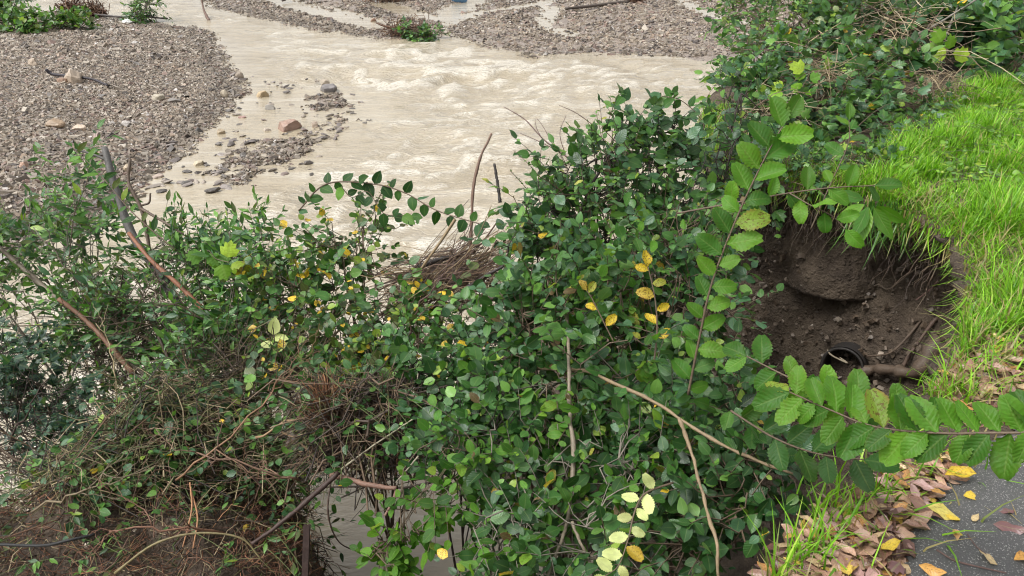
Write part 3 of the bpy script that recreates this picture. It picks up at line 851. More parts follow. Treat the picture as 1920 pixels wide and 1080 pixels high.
def stick(name, label, pts, r0, r1, bark=BARK_BROWN, forks=(), seed=0, cat='stick', n=26, sides=7, knob=.15, group=None):
    r = np.random.default_rng(seed)
    W = [np.asarray(q, float) for q in pts]
    c = spline(W, n); base = c[0].copy()
    c = c + np.cumsum(r.normal(0, .06 * r0, (n, 3)), 0)
    o_ = empty(name, base) if forks else None
    mb = MB(); tubes(mb, c - base, np.linspace(r0, r1, n) * (1 + knob * r.normal(0, 1, n).clip(-1, 1.5)), sides, bark)
    if not forks:
        o = link(name, mb.mesh(name, M_BARK), None, base); tag(o, label, cat, group); return o
    tag(o_, label, cat, group); link('stem', mb.mesh('stem', M_BARK), o_)
    for fp, a, b in forks:
        f = spline([np.asarray(q, float) for q in fp], 14); f = f + np.cumsum(r.normal(0, .05 * a, (14, 3)), 0)
        mb = MB(); tubes(mb, f - base, np.linspace(a, b, 14), 5, bark); link('fork', mb.mesh('fork', M_BARK), o_)
    return o_

# ------------------------------------------------------------------ helpers on the built bank
VF = V.reshape(-1, 3); VPX, VPY, VD = project(VF)
def face_at(px, py, rad=9):
    """nearest point of the soil face seen at a pixel"""
    k = (np.hypot(VPX - px, VPY - py) < rad) & (VD > .5)
    if not k.any(): return face_at(px, py, rad * 1.6)
    i = np.where(k)[0]; return VF[i[np.argmin(VD[i])]].copy()
VT = V[4:17].reshape(-1, 3)
def ground_z(x, y):
    x = np.atleast_1d(x); y = np.atleast_1d(y); out = np.empty(len(x))
    for a in range(0, len(x), 2000):
        D = (x[a:a + 2000, None] - VT[None, :, 0]) ** 2 + (y[a:a + 2000, None] - VT[None, :, 1]) ** 2
        out[a:a + 2000] = VT[np.argmin(D, 1), 2]
    return out

def blades(mb, base, h, lean, rng, pal, width=.0045, k=4, hang=False):
    N = len(base)
    th = rng.uniform(0, 2 * math.pi, N); dirv = np.stack([np.cos(th), np.sin(th), np.zeros(N)], -1)
    side = np.stack([-np.sin(th), np.cos(th), np.zeros(N)], -1)
    t = np.linspace(0, 1, k)
    bend = lean * rng.uniform(.3, 1.5, N)
    up = -1. if hang else 1.
    pts = base[:, None] + np.array([0, 0, up]) * (h[:, None] * (t - .38 * np.clip(bend, 0, 1.3)[:, None] * t ** 2.2))[..., None] + dirv[:, None] * (h[:, None] * bend[:, None] * t ** 1.8)[..., None]
    w = width * rng.uniform(.7, 1.4, (N, 1)) * (1 - t ** 2 * .92)[None]
    a = pts + side[:, None] * w[..., None]; b = pts - side[:, None] * w[..., None]
    v = np.stack([a, b], 2).reshape(N, 2 * k, 3)
    f = np.array([[2 * i, 2 * i + 1, 2 * i + 3, 2 * i + 2] for i in range(k - 1)])
    F = (f[None] + (np.arange(N) * 2 * k)[:, None, None]).reshape(-1, 4)
    pc = np.array([p[0] for p in pal]); pw = np.array([p[1] for p in pal], float)
    col = pc[rng.choice(len(pal), N, p=pw / pw.sum())] * rng.uniform(.75, 1.25, (N, 1))
    mb.add(v.reshape(-1, 3), [F], np.repeat(np.concatenate([col, np.zeros((N, 1))], 1), 2 * k, 0))
PAL_GRASS = [((.17, .38, .018), 5), ((.23, .46, .028), 4), ((.10, .25, .016), 3), ((.33, .48, .07), 1.2), ((.38, .32, .13), .8)]
PAL_DRY = [((.30, .25, .11), 4), ((.22, .17, .08), 3), ((.16, .20, .05), 2), ((.4, .34, .18), 1)]

rng = np.random.default_rng(11)
_e = np.where((E[:, 1] > 2.62) & (E[:, 1] < 4.8))[0]; _e = _e[:np.argmax(E[_e, 1] > 4.7) or None]
GRASS = np.array([G(1800, 655, 0.)[:2]] + [E[i] + OUT[i] * .005 for i in _e[::4]] + [G(a, b, 0.)[:2] for a, b in [(1520, 312), (1560, 290), (1640, 274), (1690, 254), (1730, 200), (1800, 172), (1920, 168), (2100, 160),
                                                (2500, 260), (2600, 600), (2060, 606), (1930, 618), (1850, 640)]])
def in_poly(poly, n, pad=0):
    lo, hi = poly.min(0), poly.max(0); out = np.zeros((0, 2))
    while len(out) < n:
        q = rng.uniform(lo, hi, (n * 2, 2)); q = q[poly_sd(poly, q[:, 0], q[:, 1]) > pad]; out = np.vstack([out, q])
    return out[:n]
q = in_poly(GRASS, 74000)
px, py, d = project(np.column_stack([q, np.zeros(len(q))]))
clump = fbm(q[:, 0] * 3.5, q[:, 1] * 3.5, seed=141); edge = poly_sd(GRASS, q[:, 0], q[:, 1])
k = (px < 2060) & ((clump > .36) | (rng.random(len(q)) < .5)); q, clump, edge = q[k], clump[k], edge[k]
h = (.04 + .16 * smooth(.38, .74, clump)) * rng.uniform(.6, 1.3, len(q)) * (.75 + .4 * smooth(0, .4, edge))
mb = MB(); blades(mb, np.column_stack([q, ground_z(q[:, 0], q[:, 1]) - .004]), h, .62, rng, PAL_GRASS, .0036)
# straw coloured thatch at the torn rim
es = rng.integers(0, len(E), 60000); k = (E[es, 1] > 1.3) & (E[es, 1] < 6.2); k2 = (E[es, 1] > 2.2) | (rng.random(len(es)) < .25); es = es[k & k2][:9000]
oo = -np.abs(rng.normal(0, .16, len(es))) - .01; b2 = E[es] + OUT[es] * oo[:, None]
blades(mb, np.column_stack([b2, ground_z(b2[:, 0], b2[:, 1]) - .003])[:3600], rng.uniform(.05, .17, 3600), .9, rng, PAL_GRASS + PAL_DRY, .003)
# blades drooping over the lip of the hollow
es = rng.integers(0, len(E), 40000); es = es[(E[es, 1] > 2.3) & (E[es, 1] < 5.0)][:1500]; n_ = len(es)
b3 = np.column_stack([E[es] + OUT[es] * rng.uniform(-.04, .02, n_)[:, None], rng.uniform(-.07, -.01, n_)])
blades(mb, b3, rng.uniform(.06, .2, n_), .5, rng, PAL_GRASS + PAL_DRY, .003, 4, True)
tag(link('verge_grass', mb.mesh('verge_grass', M_GRASS, False)), 'bright green grass on the verge beside the torn bank edge', 'grass', kind='stuff')
# clover-like low leaves in the grass
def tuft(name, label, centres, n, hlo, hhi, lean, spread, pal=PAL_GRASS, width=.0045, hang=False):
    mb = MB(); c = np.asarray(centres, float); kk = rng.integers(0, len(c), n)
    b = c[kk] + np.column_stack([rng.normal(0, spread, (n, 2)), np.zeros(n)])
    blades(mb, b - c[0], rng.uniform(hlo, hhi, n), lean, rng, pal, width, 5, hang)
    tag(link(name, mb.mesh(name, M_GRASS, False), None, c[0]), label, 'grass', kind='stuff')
def gz(px, py):
    g = G(px, py, 0.); g[2] = ground_z(g[0], g[1])[0]; return g
tuft('grass_tuft', 'tall green grass tuft between the elm leaves and the asphalt', [gz(1600, 930), gz(1570, 945), gz(1640, 925), gz(1600, 960), gz(1560, 965)], 95, .05, .2, .5, .045, PAL_GRASS, .003)
tuft('grass_tuft', 'green grass tuft standing in the leaf litter at the lower edge', [gz(1520, 1040), gz(1535, 1020), gz(1500, 1060)], 45, .06, .2, .5, .025, PAL_GRASS, .003)
tuft('grass_tuft', 'few long grass blades at the lower edge beside the dark shrub', [gz(1448, 1090), gz(1460, 1085)], 14, .12, .3, .35, .012, PAL_GRASS, .003)
tuft('grass_tuft', 'short grass tuft in brown leaves where verge meets asphalt', [gz(1795, 735), gz(1770, 720), gz(1820, 728), gz(1750, 700)], 45, .04, .12, .5, .05, PAL_GRASS, .003)
f0 = [face_at(a, b) + np.array([-.05, -.03, .02]) for a, b in [(1690, 372), (1660, 385), (1720, 380), (1640, 400), (1700, 400)]]
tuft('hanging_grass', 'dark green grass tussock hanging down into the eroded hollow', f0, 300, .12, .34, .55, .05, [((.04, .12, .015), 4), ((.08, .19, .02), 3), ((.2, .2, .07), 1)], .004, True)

# ------------------------------------------------------------------ soil block, roots and pipe in the hollow
c0 = face_at(1560, 500)
def soil_block():
    r = np.random.default_rng(5); nx, nz = 26, 18
    u, w = np.meshgrid(np.linspace(-1, 1, nx), np.linspace(0, 1, nz))
    ax = norm(np.array([.75, -.5, 0])); outn = norm(np.array([-.55, -.83, 0]))
    depth = .17 * (1 - np.abs(u) ** 2.5) * (1 - .75 * w ** 1.3) + (fbm(u * 3, w * 3, seed=7) - .5) * .08
    half = .32 * (1 - .45 * w)
    p = c0 + ax * (u * half)[..., None] + outn * depth[..., None] + np.array([0, 0, 1]) * (w * .36 - .12 + u * .02)[..., None]
    # underside: a lip running back into the face
    back = c0 + ax * (u[0] * .3)[:, None] - outn * .12 + np.array([0, 0, -.10])
    v = np.vstack([back, p.reshape(-1, 3)])
    mb = MB(); mb.add(v - c0, [grid_faces(nz + 1, nx)])
    o = link('soil_block', mb.mesh('soil_block', M_SOIL), None, c0)
    tag(o, 'block of brown earth overhanging a dark slot in the eroded bank', 'soil')
soil_block()
pc = face_at(1575, 690) ; 
def pipe():
    ax = norm(np.array([-.60, -.74, .22])); root = empty('drain_pipe', pc); tag(root, 'black ribbed drain pipe end sticking out of the eroded soil', 'pipe')
    a = norm(np.cross(ax, [0, 0, 1.])); b = np.cross(a, ax); th = np.linspace(0, 2 * math.pi, 40, endpoint=False)
    def lathe(prof, name, par=None):
        v = np.stack([ax * s + (np.cos(th)[:, None] * a + np.sin(th)[:, None] * b) * r for s, r in prof])
        mb = MB(); mb.add(v.reshape(-1, 3), [grid_faces(len(prof), 40, True)]); return link(name, mb.mesh(name, M_PIPE), par or root)
    prof = []
    for s in np.arange(-.5, .12, .0125): prof.append((s, .128 + .007 * math.sin(s * 2 * math.pi / .05)))
    wall = lathe(prof, 'corrugated_wall')
    lathe([(-.5, .114)] + [(s, .114) for s in (-.3, -.1, .1)] + [(.12, .114), (.125, .120), (.12, .131)], 'liner')
    lathe([(.118, .131), (.132, .135), (.14, .128), (.132, .118)], 'rim', wall)
    mb = MB(); v = [ax * -.5 + (math.cos(t) * a + math.sin(t) * b) * .114 for t in th]; mb.add(v, [[list(range(40))]]); link('end_wall', mb.mesh('end_wall', M_PIPE), root)
pipe()
def fa(px, py, lift=.03):
    p = face_at(px, py); return p + norm(EYE - p) * lift
SOILROOT = (.085, .06, .042, 0)
stick('root', 'thick soil covered root lying across the foot of the hollow', [fa(1740, 640, .02), fa(1712, 690, .05), fa(1660, 702, .07), fa(1608, 706, .09), fa(1590, 715, .1)], .042, .028, SOILROOT, seed=3, cat='root', knob=.22)
stick('root', 'slanting brown root with pale broken end in the hollow', [fa(1750, 590, .02), fa(1725, 625, .05), fa(1700, 665, .06), fa(1682, 694, .08)], .013, .010, (.085, .055, .04, 0), seed=4, cat='root', knob=.25)
stick('root', 'thin root running diagonally over the right soil slope', [fa(1700, 510, .03), fa(1670, 530, .04), fa(1640, 545, .04), fa(1612, 562, .03)], .007, .004, (.12, .09, .065, 0), seed=5, cat='root')
stick('root', 'curved pale root dangling below the hanging grass', [fa(1630, 460, .05), fa(1612, 478, .08), fa(1590, 482, .1), fa(1586, 476, .1)], .004, .002, (.35, .3, .22, 0), seed=6, cat='root')
stick('root', 'reddish root poking from the soil under the grass rim', [fa(1765, 530, .02), fa(1740, 540, .06), fa(1716, 546, .09)], .007, .004, (.2, .12, .1, 0), seed=8, cat='root')
stick('stick', 'pale twig lying across the mouth of the black pipe', [fa(1550, 662, .2), fa(1562, 680, .22), fa(1575, 690, .22), fa(1580, 668, .2)], .006, .004, (.25, .21, .15, 0), seed=9)
stick('root', 'long dark root crossing the lower right soil slope', [fa(1735, 590, .02), fa(1700, 625, .04), fa(1665, 655, .04), fa(1630, 672, .05)], .009, .005, SOILROOT, seed=10, cat='root')
mb = MB(); k = np.where((E[:, 1] > 1.9) & (E[:, 1] < 5.3))[0]
N = 520; kk_ = k[(E[k, 1] > 3.75)]; es = np.where(rng.random(N) < .8, rng.choice(kk_, N), rng.choice(k, N)); zz = rng.uniform(-.32, -.06, N)
s0 = np.column_stack([E[es] + OUT[es] * rng.uniform(-.12, .0, N)[:, None], zz])
L = rng.uniform(.06, .36, N) * rng.uniform(.3, 1., N); t = np.linspace(0, 1, 6)
dr = np.column_stack([OUT[es] * rng.uniform(0, .35, N)[:, None] + rng.normal(0, .15, (N, 2)), np.full(N, -1.)])
pts = s0[:, None] + dr[:, None] * (L[:, None] * t)[..., None] + np.cumsum(rng.normal(0, .012, (N, 6, 3)), 1)
cr = np.array([(.05, .035, .028, 0), (.10, .07, .05, 0), (.18, .14, .1, 0)])[rng.choice(3, N, p=[.5, .38, .12])]
tubes(mb, pts, np.linspace(.0028, .0008, 6)[None] * rng.uniform(.6, 1.6, (N, 1)), 3, cr, False)
tag(link('hanging_roots', mb.mesh('hanging_roots', M_BARK)), 'fine dark roots hanging from the torn turf rim', 'roots', kind='stuff')
# clods and pebbles on the soil slope
mb = MB(); N = 2600; es = rng.choice(k, N); row = rng.integers(23, 37, N)
p = V[row, es] + np.column_stack([OUT[es] * .012, np.full(N, .006)]) + rng.normal(0, .02, (N, 3))
chips(mb, p[:, 0], p[:, 1], p[:, 2], rng.uniform(.008, .075, N) * rng.uniform(.4, 1., N), [((.09, .065, .045), 6), ((.13, .1, .075), 4), ((.24, .2, .16), 1)], rng, .6, .6)
tag(link('soil_crumbs', mb.mesh('soil_crumbs', M_STONE, False)), 'crumbs of earth and pebbles on the eroded soil slope', 'soil', kind='stuff')

# ------------------------------------------------------------------ torn-off mound with flood debris, lower left
MZ = -.95
MOUND = np.array([G(a, b, MZ)[:2] for a, b in [(572, 1160), (552, 1040), (556, 960), (560, 890), (548, 820), (510, 760), (420, 705), (250, 735), (130, 790), (40, 850), (-90, 900), (-420, 960), (-700, 1160)]])
gx, gy = np.meshgrid(np.arange(-5.5, 0.2, .05), np.arange(.6, 4.6, .05))
sd = poly_sd(MOUND, gx, gy)
wob = (fbm(gx * 2.2, gy * 2.2, seed=151) - .5)
mz = MZ - .25 + smooth(-.05, .7, sd + wob * .25) * .34 - 2.6 * (1 - smooth(-.26, .1, sd + wob * .2)) + (fbm(gx * 6, gy * 6, seed=153) - .5) * .3 + (fbm(gx * 2.3, gy * 2.3, seed=157) - .5) * .45
mb = MB(); mb.add(np.stack([gx, gy, mz], -1), [grid_faces(*gx.shape)])
M_PEAT = make_soil(); M_PEAT.name = 'root_soil'
tag(link('bank_mound', mb.mesh('bank_mound', M_PEAT)), 'slumped mound of dark brown root soil under dry stems at lower left', 'mound', kind='structure')
MPTS = np.stack([gx, gy, mz], -1)[sd > -.12]
MSD = sd[sd > -.12]
def straw(N, src, llo, lhi, lift, flat, cols, cw, r0, seed, curl=.02, k=5, sides=3):
    r = np.random.default_rng(seed)
    s = src[r.integers(0, len(src), N)] + r.normal(0, .03, (N, 3)); s[:, 2] += np.abs(r.normal(0, lift, N))
    d = norm(np.column_stack([r.normal(0, 1, (N, 2)), r.normal(.1, flat, N)])); L = r.uniform(llo, lhi, N)
    t = np.linspace(-.5, .5, k)
    pts = s[:, None] + d[:, None] * (L[:, None] * t)[..., None] + np.cumsum(r.normal(0, curl, (N, k, 3)), 1)
    pts[..., 2] -= ((t ** 2)[None] * L[:, None] * r.uniform(-.1, .9, (N, 1)))
    c = np.array(cols)[r.choice(len(cols), N, p=np.array(cw, float) / sum(cw))] * np.append(np.ones(3), 0) * r.uniform(.7, 1.3, (N, 1))
    return pts, np.linspace(r0, r0 * .5, k)[None] * r.uniform(.6, 1.5, (N, 1)), c
STRAW = [(.28, .22, .13, 0), (.12, .105, .045, 0), (.105, .058, .035, 0), (.035, .025, .019, 0), (.07, .10, .03, 0)]
mb = MB()
up_pts = MPTS[(project(MPTS)[1] < 930)]
lo_pts = MPTS[(project(MPTS)[1] >= 880)]
for a in (straw(3600, up_pts, .06, .38, .08, .5, STRAW, [4, 3, 3.5, 4, 2], .0028, 1, .022), straw(2400, lo_pts, .05, .3, .04, .4, STRAW, [3, 2, 4, 4, 1], .0026, 2, .022),
          straw(160, up_pts, .4, .9, .1, .3, STRAW, [3, 2, 3, 4, 2], .0034, 6, .03), straw(900, up_pts, .05, .2, .06, .6, [(.42, .36, .2, 0), (.3, .3, .12, 0)], [1, 1], .0018, 16, .015)):
    tubes(mb, *a[:2], 3, a[2], False)
tag(link('dry_stems', mb.mesh('dry_stems', M_BARK)), 'tangle of dry straw coloured stems covering the slumped mound', 'debris', kind='stuff')
mb = MB(); r_ = np.random.default_rng(77); n_ = 500
src = P(r_.uniform(585, 770, n_), r_.uniform(735, 865, n_), r_.uniform(3.35, 3.85, n_)); src = src[(project(src)[1] < 905 - .12 * (project(src)[0] - 585))]
for a in (straw(1500, src, .08, .4, .03, .55, [(.05, .035, .025, 0), (.10, .065, .04, 0), (.19, .13, .08, 0), (.03, .022, .018, 0), (.12, .12, .05, 0)], [4, 4, 2, 4, 1.5], .0026, 78, .025), straw(90, src, .3, .7, .03, .35, [(.05, .035, .025, 0), (.12, .08, .05, 0)], [1, 1], .006, 79, .03)):
    tubes(mb, *a[:2], 4, a[2], False)
tag(link('debris_mat', mb.mesh('debris_mat', M_BARK)), 'dark mat of flood debris bridging from the mound to the central shrubs', 'debris', kind='stuff')
DEB = src
mb = MB(); RED = [(.22, .10, .055, 0), (.14, .065, .038, 0), (.34, .18, .09, 0), (.06, .03, .02, 0)]
for src, N in ((lo_pts, 3000), (MPTS[(np.abs(project(MPTS)[0] - 590) < 130)], 1500)):
    a = straw(N, src, .04, .22, .03, .6, RED, [3, 4, 1.8, 3], .0019, N, .018)
    tubes(mb, *a[:2], 3, a[2], False)
tag(link('root_fibres', mb.mesh('root_fibres', M_BARK)), 'mat of reddish brown root fibres at the front of the mound', 'roots', kind='stuff')
# a hanging wad of rootlets
def wad(name, label, c, rad, N, cols, r0, llo, lhi, seed, sq=(1, 1, 1), hang=.0, cat='root wad', along=None):
    r = np.random.default_rng(seed); c = np.asarray(c, float); root = empty(name, c); tag(root, label, cat)
    u = norm(r.normal(size=(N, 3))) * (r.random((N, 1)) ** .5) * rad * np.array(sq)
    d = norm(norm(u) * .4 + r.normal(0, .8, (N, 3)) + np.array([0, 0, -hang]))
    if along is not None: d = norm(d * .55 + np.asarray(along) * r.choice([-1, 1], (N, 1)))
    L = r.uniform(llo, lhi, N); t = np.linspace(-.5, .5, 6)
    pts = u[:, None] + d[:, None] * (L[:, None] * t)[..., None] + np.cumsum(r.normal(0, .085 * rad, (N, 6, 3)), 1)
    mb = MB(); tubes(mb, pts, np.linspace(r0, r0 * .5, 6)[None] * r.uniform(.35, 1.2, (N, 1)) * np.where(r.random((N, 1)) < .06, 3., 1.), 4, np.array(cols)[r.integers(0, len(cols), N)], False)
    tag(link('root_tangle', mb.mesh('root_tangle', M_BARK), root), kind='stuff')
    return root
for (px, py, d, rr) in ((622, 790, 3.5, .07),):
    wad('root_wad', 'bundle of reddish rootlets hanging at the right end of the mound', P(px, py, d), rr, 620, RED, .0018, .1, .4, 5, (1., .7, 2.2), 2.2)
wad('driftwood_tangle', 'flood tangle of brown twigs and grass caught in the shrubs above the water', P(840, 525, 4.35), .27, 420, [(.16, .10, .06, 0), (.10, .06, .04, 0), (.22, .16, .09, 0), (.06, .04, .03, 0)], .0035, .25, .8, 6, (1.15, .8, .42), 0, 'driftwood', (.8, .2, .3))
wad('brushwood', 'heap of dark dead twigs over the water left of the ivy', P(60, 850, 4.1), .36, 210, [(.03, .02, .015, 0), (.05, .03, .02, 0), (.09, .06, .03, 0)], .0026, .3, .9, 8, (1.2, .8, .8), 0, 'brushwood', (.5, .1, -.45))
wad('brushwood', 'dark tangle of thin dead twigs above the hole with water', P(730, 800, 3.6), .2, 200, [(.03, .02, .015, 0), (.06, .04, .025, 0), (.1, .06, .04, 0)], .0026, .2, .7, 9, (1., .8, .9), 0, 'brushwood')
wad('brushwood', 'dark thin twigs inside the left privet shrub', P(300, 640, 4.75), .5, 420, [(.05, .035, .025, 0), (.09, .065, .04, 0)], .003, .3, .9, 10, (1.5, .6, .7), 0, 'brushwood')
wad('brushwood', 'thin dead twigs under the turning shrub above the mound', P(500, 700, 4.2), .36, 380, [(.05, .035, .025, 0), (.12, .09, .05, 0)], .0028, .3, .8, 12, (1.6, .6, .6), 0, 'brushwood')
def dead_bush(name, label, base, d, L, r0, col, seed, levels=3, kids=5, spread=.75):
    r = np.random.default_rng(seed); base = np.asarray(base, float); root = empty(name, base); tag(root, label, 'dead bush')
    lv = [(np.zeros(3), norm(np.asarray(d, float)), L, r0)]
    for g in range(levels):
        nxt = []; mb = MB()
        for (p, dd, l, rr) in lv:
            m = p + dd * l * .5 + r.normal(0, .09, 3) * l; e = p + dd * l + r.normal(0, .12, 3) * l
            c = spline([p, m, e], 9); c[1:] += r.normal(0, .022, (8, 3)) * l
            tubes(mb, c, np.linspace(rr, rr * .5, 9), 5 if g == 0 else 4, np.array([*(np.array(col[:3]) * r.uniform(.7, 1.35)), 0]))
            for _ in range(kids):
                t = r.integers(2, 9); nxt.append((c[t], norm(dd + r.normal(0, spread, 3)), l * r.uniform(.35, .7), rr * .55))
        o = link('stem' if g == 0 else 'twigs', mb.mesh('stem' if g == 0 else 'twigs', M_BARK), root)
        if g: o['kind'] = 'stuff'
        lv = nxt
for i, (a, d, L, c, lab) in enumerate([((330, 900, 3.3), (.5, .2, .5), .8, (.16, .09, .05), 'branching brown dead bush sprawling over the middle of the mound'), ((120, 900, 3.5), (-.6, .1, .4), .8, (.09, .06, .04), 'dark branching dead bush at the left end of the mound'),
        ((480, 820, 3.5), (.6, .1, .35), .6, (.2, .13, .07), 'tan dead twigs forking right above the hole with water'), ((230, 790, 3.9), (.2, -.2, .6), .6, (.22, .18, .1), 'straw coloured dead shrub on top of the mound'), ((420, 1000, 2.95), (-.5, -.3, .3), .5, (.15, .075, .045), 'reddish dead twigs low on the front of the mound'),
        ((560, 900, 3.2), (-.5, -.1, .35), .55, (.12, .07, .045), 'dead bush leaning left over the right flank of the mound'), ((60, 960, 3.2), (.6, -.1, .3), .7, (.13, .1, .06), 'grey brown dead bush above the black cable'), ((640, 820, 3.5), (.7, 0, .1), .55, (.06, .04, .03), 'dark forked twigs bridging the hole with water'),
        ((20, 830, 4.0), (.3, 0, .5), .7, (.045, .03, .022), 'nearly black dead bush in front of the pale water at left'), ((420, 660, 4.35), (-.4, 0, .6), .8, (.11, .08, .055), 'bare brown bush standing in the privet'), ((180, 560, 4.7), (-.3, 0, .7), .8, (.12, .1, .075), 'bare grey bush inside the left privet'), ((760, 640, 4.0), (.3, 0, .6), .7, (.1, .06, .05), 'bare thin bush in the yellowing shrub')]):
    dead_bush('dead_bush', lab, P(*a), d, L * .66, .006, c, 500 + i)
STONE_L = [rock_mesh('pebble', (1, .85, .6), c, 400 + i, 2) for i, c in enumerate([(.62, .52, .42), (.5, .42, .33)])]
for i, (px, py, w, lab) in enumerate([(160, 1031, 15, 'larger pale pebble on the root soil at lower left'), (180, 1033, 10, 'smaller pale pebble beside the larger one on the root soil'), (212, 1022, 12, 'pale pebble right of the pebble pair on the mound'), (250, 998, 11, 'cream pebble among dry stems on the mound')]):
    c = MPTS[np.argmin(np.hypot(*(np.array(project(MPTS)[:2]) - np.array([[px], [py]]))))]; s = w * 2.9 / FPX
    o = link('pebble', STONE_L[i % 2], loc=c + np.array([0, 0, .035])); o.scale = (s, s, s); o.rotation_euler = (.3, .2, i); tag(o, lab, 'pebble')
o = link('stone', rock_mesh('stone', (.10, .09, .10), (.13, .1, .085), 450), loc=P(551, 822, 3.62)); tag(o, 'square pinkish grey stone wedged in the mound under the rootlets', 'stone')
# rusty posts, cable
def post(label, a, b, w, t):
    a, b = np.asarray(a, float), np.asarray(b, float); d = norm(b - a); s = norm(np.cross(d, [0, 1., 0])); n = np.cross(s, d)
    prof = [(-w, -t), (w, -t), (w, t * 3), (w - 2 * t, t * 3), (w - 2 * t, t), (-w + 2 * t, t), (-w + 2 * t, t * 3), (-w, t * 3)]
    v = [p + s * x + n * y for p in (np.zeros(3), b - a) for x, y in prof]
    mb = MB(); mb.add(v, [[[i, (i + 1) % 8, (i + 1) % 8 + 8, i + 8] for i in range(8)], [list(range(8, 16))]])
    o = link('steel_post', mb.mesh('steel_post', M_RUST, False), None, a); tag(o, label, 'post')
post('rusty steel channel post standing in the water at the lower edge', P(566, 1250, 3.15), P(575, 985, 3.1), .013, .004)
stick('cable', 'black cable sagging across the left end of the mound', [P(-60, 1030, 2.95), P(0, 1021, 2.93), P(80, 1022, 2.9), P(130, 1012, 2.9), P(180, 1000, 2.95)], .006, .006, (.01, .01, .01, 0), seed=20, cat='cable', knob=0)
stick('branch', 'thick dark branch slanting down the right flank of the mound', [P(635, 885, 3.2), P(575, 940, 3.15), P(520, 985, 3.1), P(470, 1020, 3.05)], .012, .008, (.045, .026, .02, 0), seed=21, cat='branch')
stick('branch', 'scaly reddish branch with pale broken end over the open water', [P(620, 890, 3.25), P(660, 900, 3.2), P(700, 912, 3.15), P(744, 918, 3.1)], .013, .009, (.15, .085, .06, 0), [([P(744, 918, 3.1), P(735, 945, 3.08), P(722, 968, 3.05)], .009, .006)], seed=22, cat='branch')
stick('stick', 'thin root arching from the mound down to the water', [P(622, 890, 3.2), P(615, 960, 3.15), P(635, 1015, 3.2), P(680, 1038, 3.3)], .004, .003, (.05, .03, .02, 0), seed=23)
stick('stick', 'two pronged root hanging in front of the mound', [P(356, 905, 3.15), P(360, 950, 3.05), P(352, 990, 3.0), P(343, 1025, 2.95)], .004, .003, (.3, .15, .07, 0), [([P(358, 920, 3.12), P(370, 970, 3.02), P(362, 1028, 2.95)], .004, .003)], seed=24)
stick('stick', 'long olive stem arching over the lower mound', [P(215, 1075, 2.7), P(290, 1020, 2.72), P(370, 1000, 2.75), P(450, 1010, 2.78), P(490, 1050, 2.8)], .005, .003, (.16, .13, .06, 0), seed=25)
stick('stick', 'pale thin stick running up to the right above the hole', [P(640, 880, 3.3), P(700, 835, 3.3), P(786, 778, 3.3)], .005, .003, (.3, .27, .19, 0), seed=26)
stick('stick', 'thin upright dead twig above the hole with water', [P(742, 890, 3.4), P(748, 830, 3.4), P(747, 775, 3.42)], .004, .003, (.16, .07, .04, 0), seed=27)
stick('stick', 'pale twig pointing down right beside the hole', [P(785, 855, 3.2), P(760, 885, 3.2), P(742, 905, 3.2)], .004, .002, (.3, .27, .2, 0), seed=28)

# ------------------------------------------------------------------ shrubs in front of the river
BK = (.9, 4.1, -2.0)
shrub('dogwood_shrub', 'tall dogwood shrub with bluish green oval leaves against the river, centre right', 'shrub', [BK, (.5, 4.3, -2.3)],
      [blob(1165, 238, 4.3, 50, 32), blob(1110, 320, 4.2, 70, 60), blob(1240, 265, 4.3, 60, 28), blob(1010, 410, 4.1, 70, 55), blob(1110, 430, 3.95, 110, 80), blob(1250, 350, 4.1, 100, 75), blob(1345, 290, 4.4, 60, 65),
       blob(1000, 500, 3.85, 70, 60), blob(1330, 400, 4.2, 80, 70), blob(1390, 200, 4.8, 40, 80)], 'oval', .070, 'dogwood', 440, 8, .2, .014, BARK_DARK, 31, up=.2, limit=300,
      stems=[([(1070, 440, 4.0), (1100, 360, 4.05), (1135, 300, 4.1), (1158, 262, 4.15)], .011, .007, BARK_DARK), ([(1160, 420, 3.9), (1250, 395, 3.9), (1360, 383, 3.9)], .007, .004, BARK_BROWN)])
shrub('dogwood_shrub', 'broad leafy shrub with grey green oval leaves in the middle of the tangle', 'shrub', [(.7, 3.6, -2.1), (.35, 3.5, -2.4)],
      [blob(1110, 560, 3.45, 130, 75), blob(1240, 500, 3.6, 100, 80), blob(1000, 630, 3.35, 90, 75), blob(1150, 650, 3.2, 110, 70), blob(1330, 600, 3.4, 60, 90), blob(1020, 540, 3.6, 80, 60), blob(1250, 640, 3.3, 70, 60)],
      'oval', .062, 'dogwood', 400, 8, .18, .013, BARK_BROWN, 32, up=.3, limit=300)
shrub('elm_shrub', 'dark glossy elm shrub filling the lower centre with its grey stem', 'shrub', [(.35, 2.75, -2.2), (.1, 2.9, -2.5)],
      [blob(1050, 770, 3.05, 120, 85), blob(1190, 790, 2.95, 110, 90), blob(1150, 900, 2.75, 120, 80), blob(1010, 910, 2.8, 90, 75), blob(1000, 1020, 2.6, 110, 55), blob(1180, 1050, 2.5, 90, 50)],
      'oval', .058, 'dark', 320, 8, .17, .012, BARK_GREY, 33, up=.1, droop=.3, limit=300,
      stems=[([(1060, 560, 3.3), (1066, 640, 3.05), (1069, 700, 2.9), (1072, 770, 2.8), (1078, 870, 2.7), (1073, 960, 2.62), (1058, 1010, 2.55), (1025, 1090, 2.45)], .008, .0075, (.17, .14, .10, 0)), ([(1073, 975, 2.54), (1095, 1020, 2.5), (1115, 1070, 2.5)], .006, .004, (.22, .18, .13, 0))])
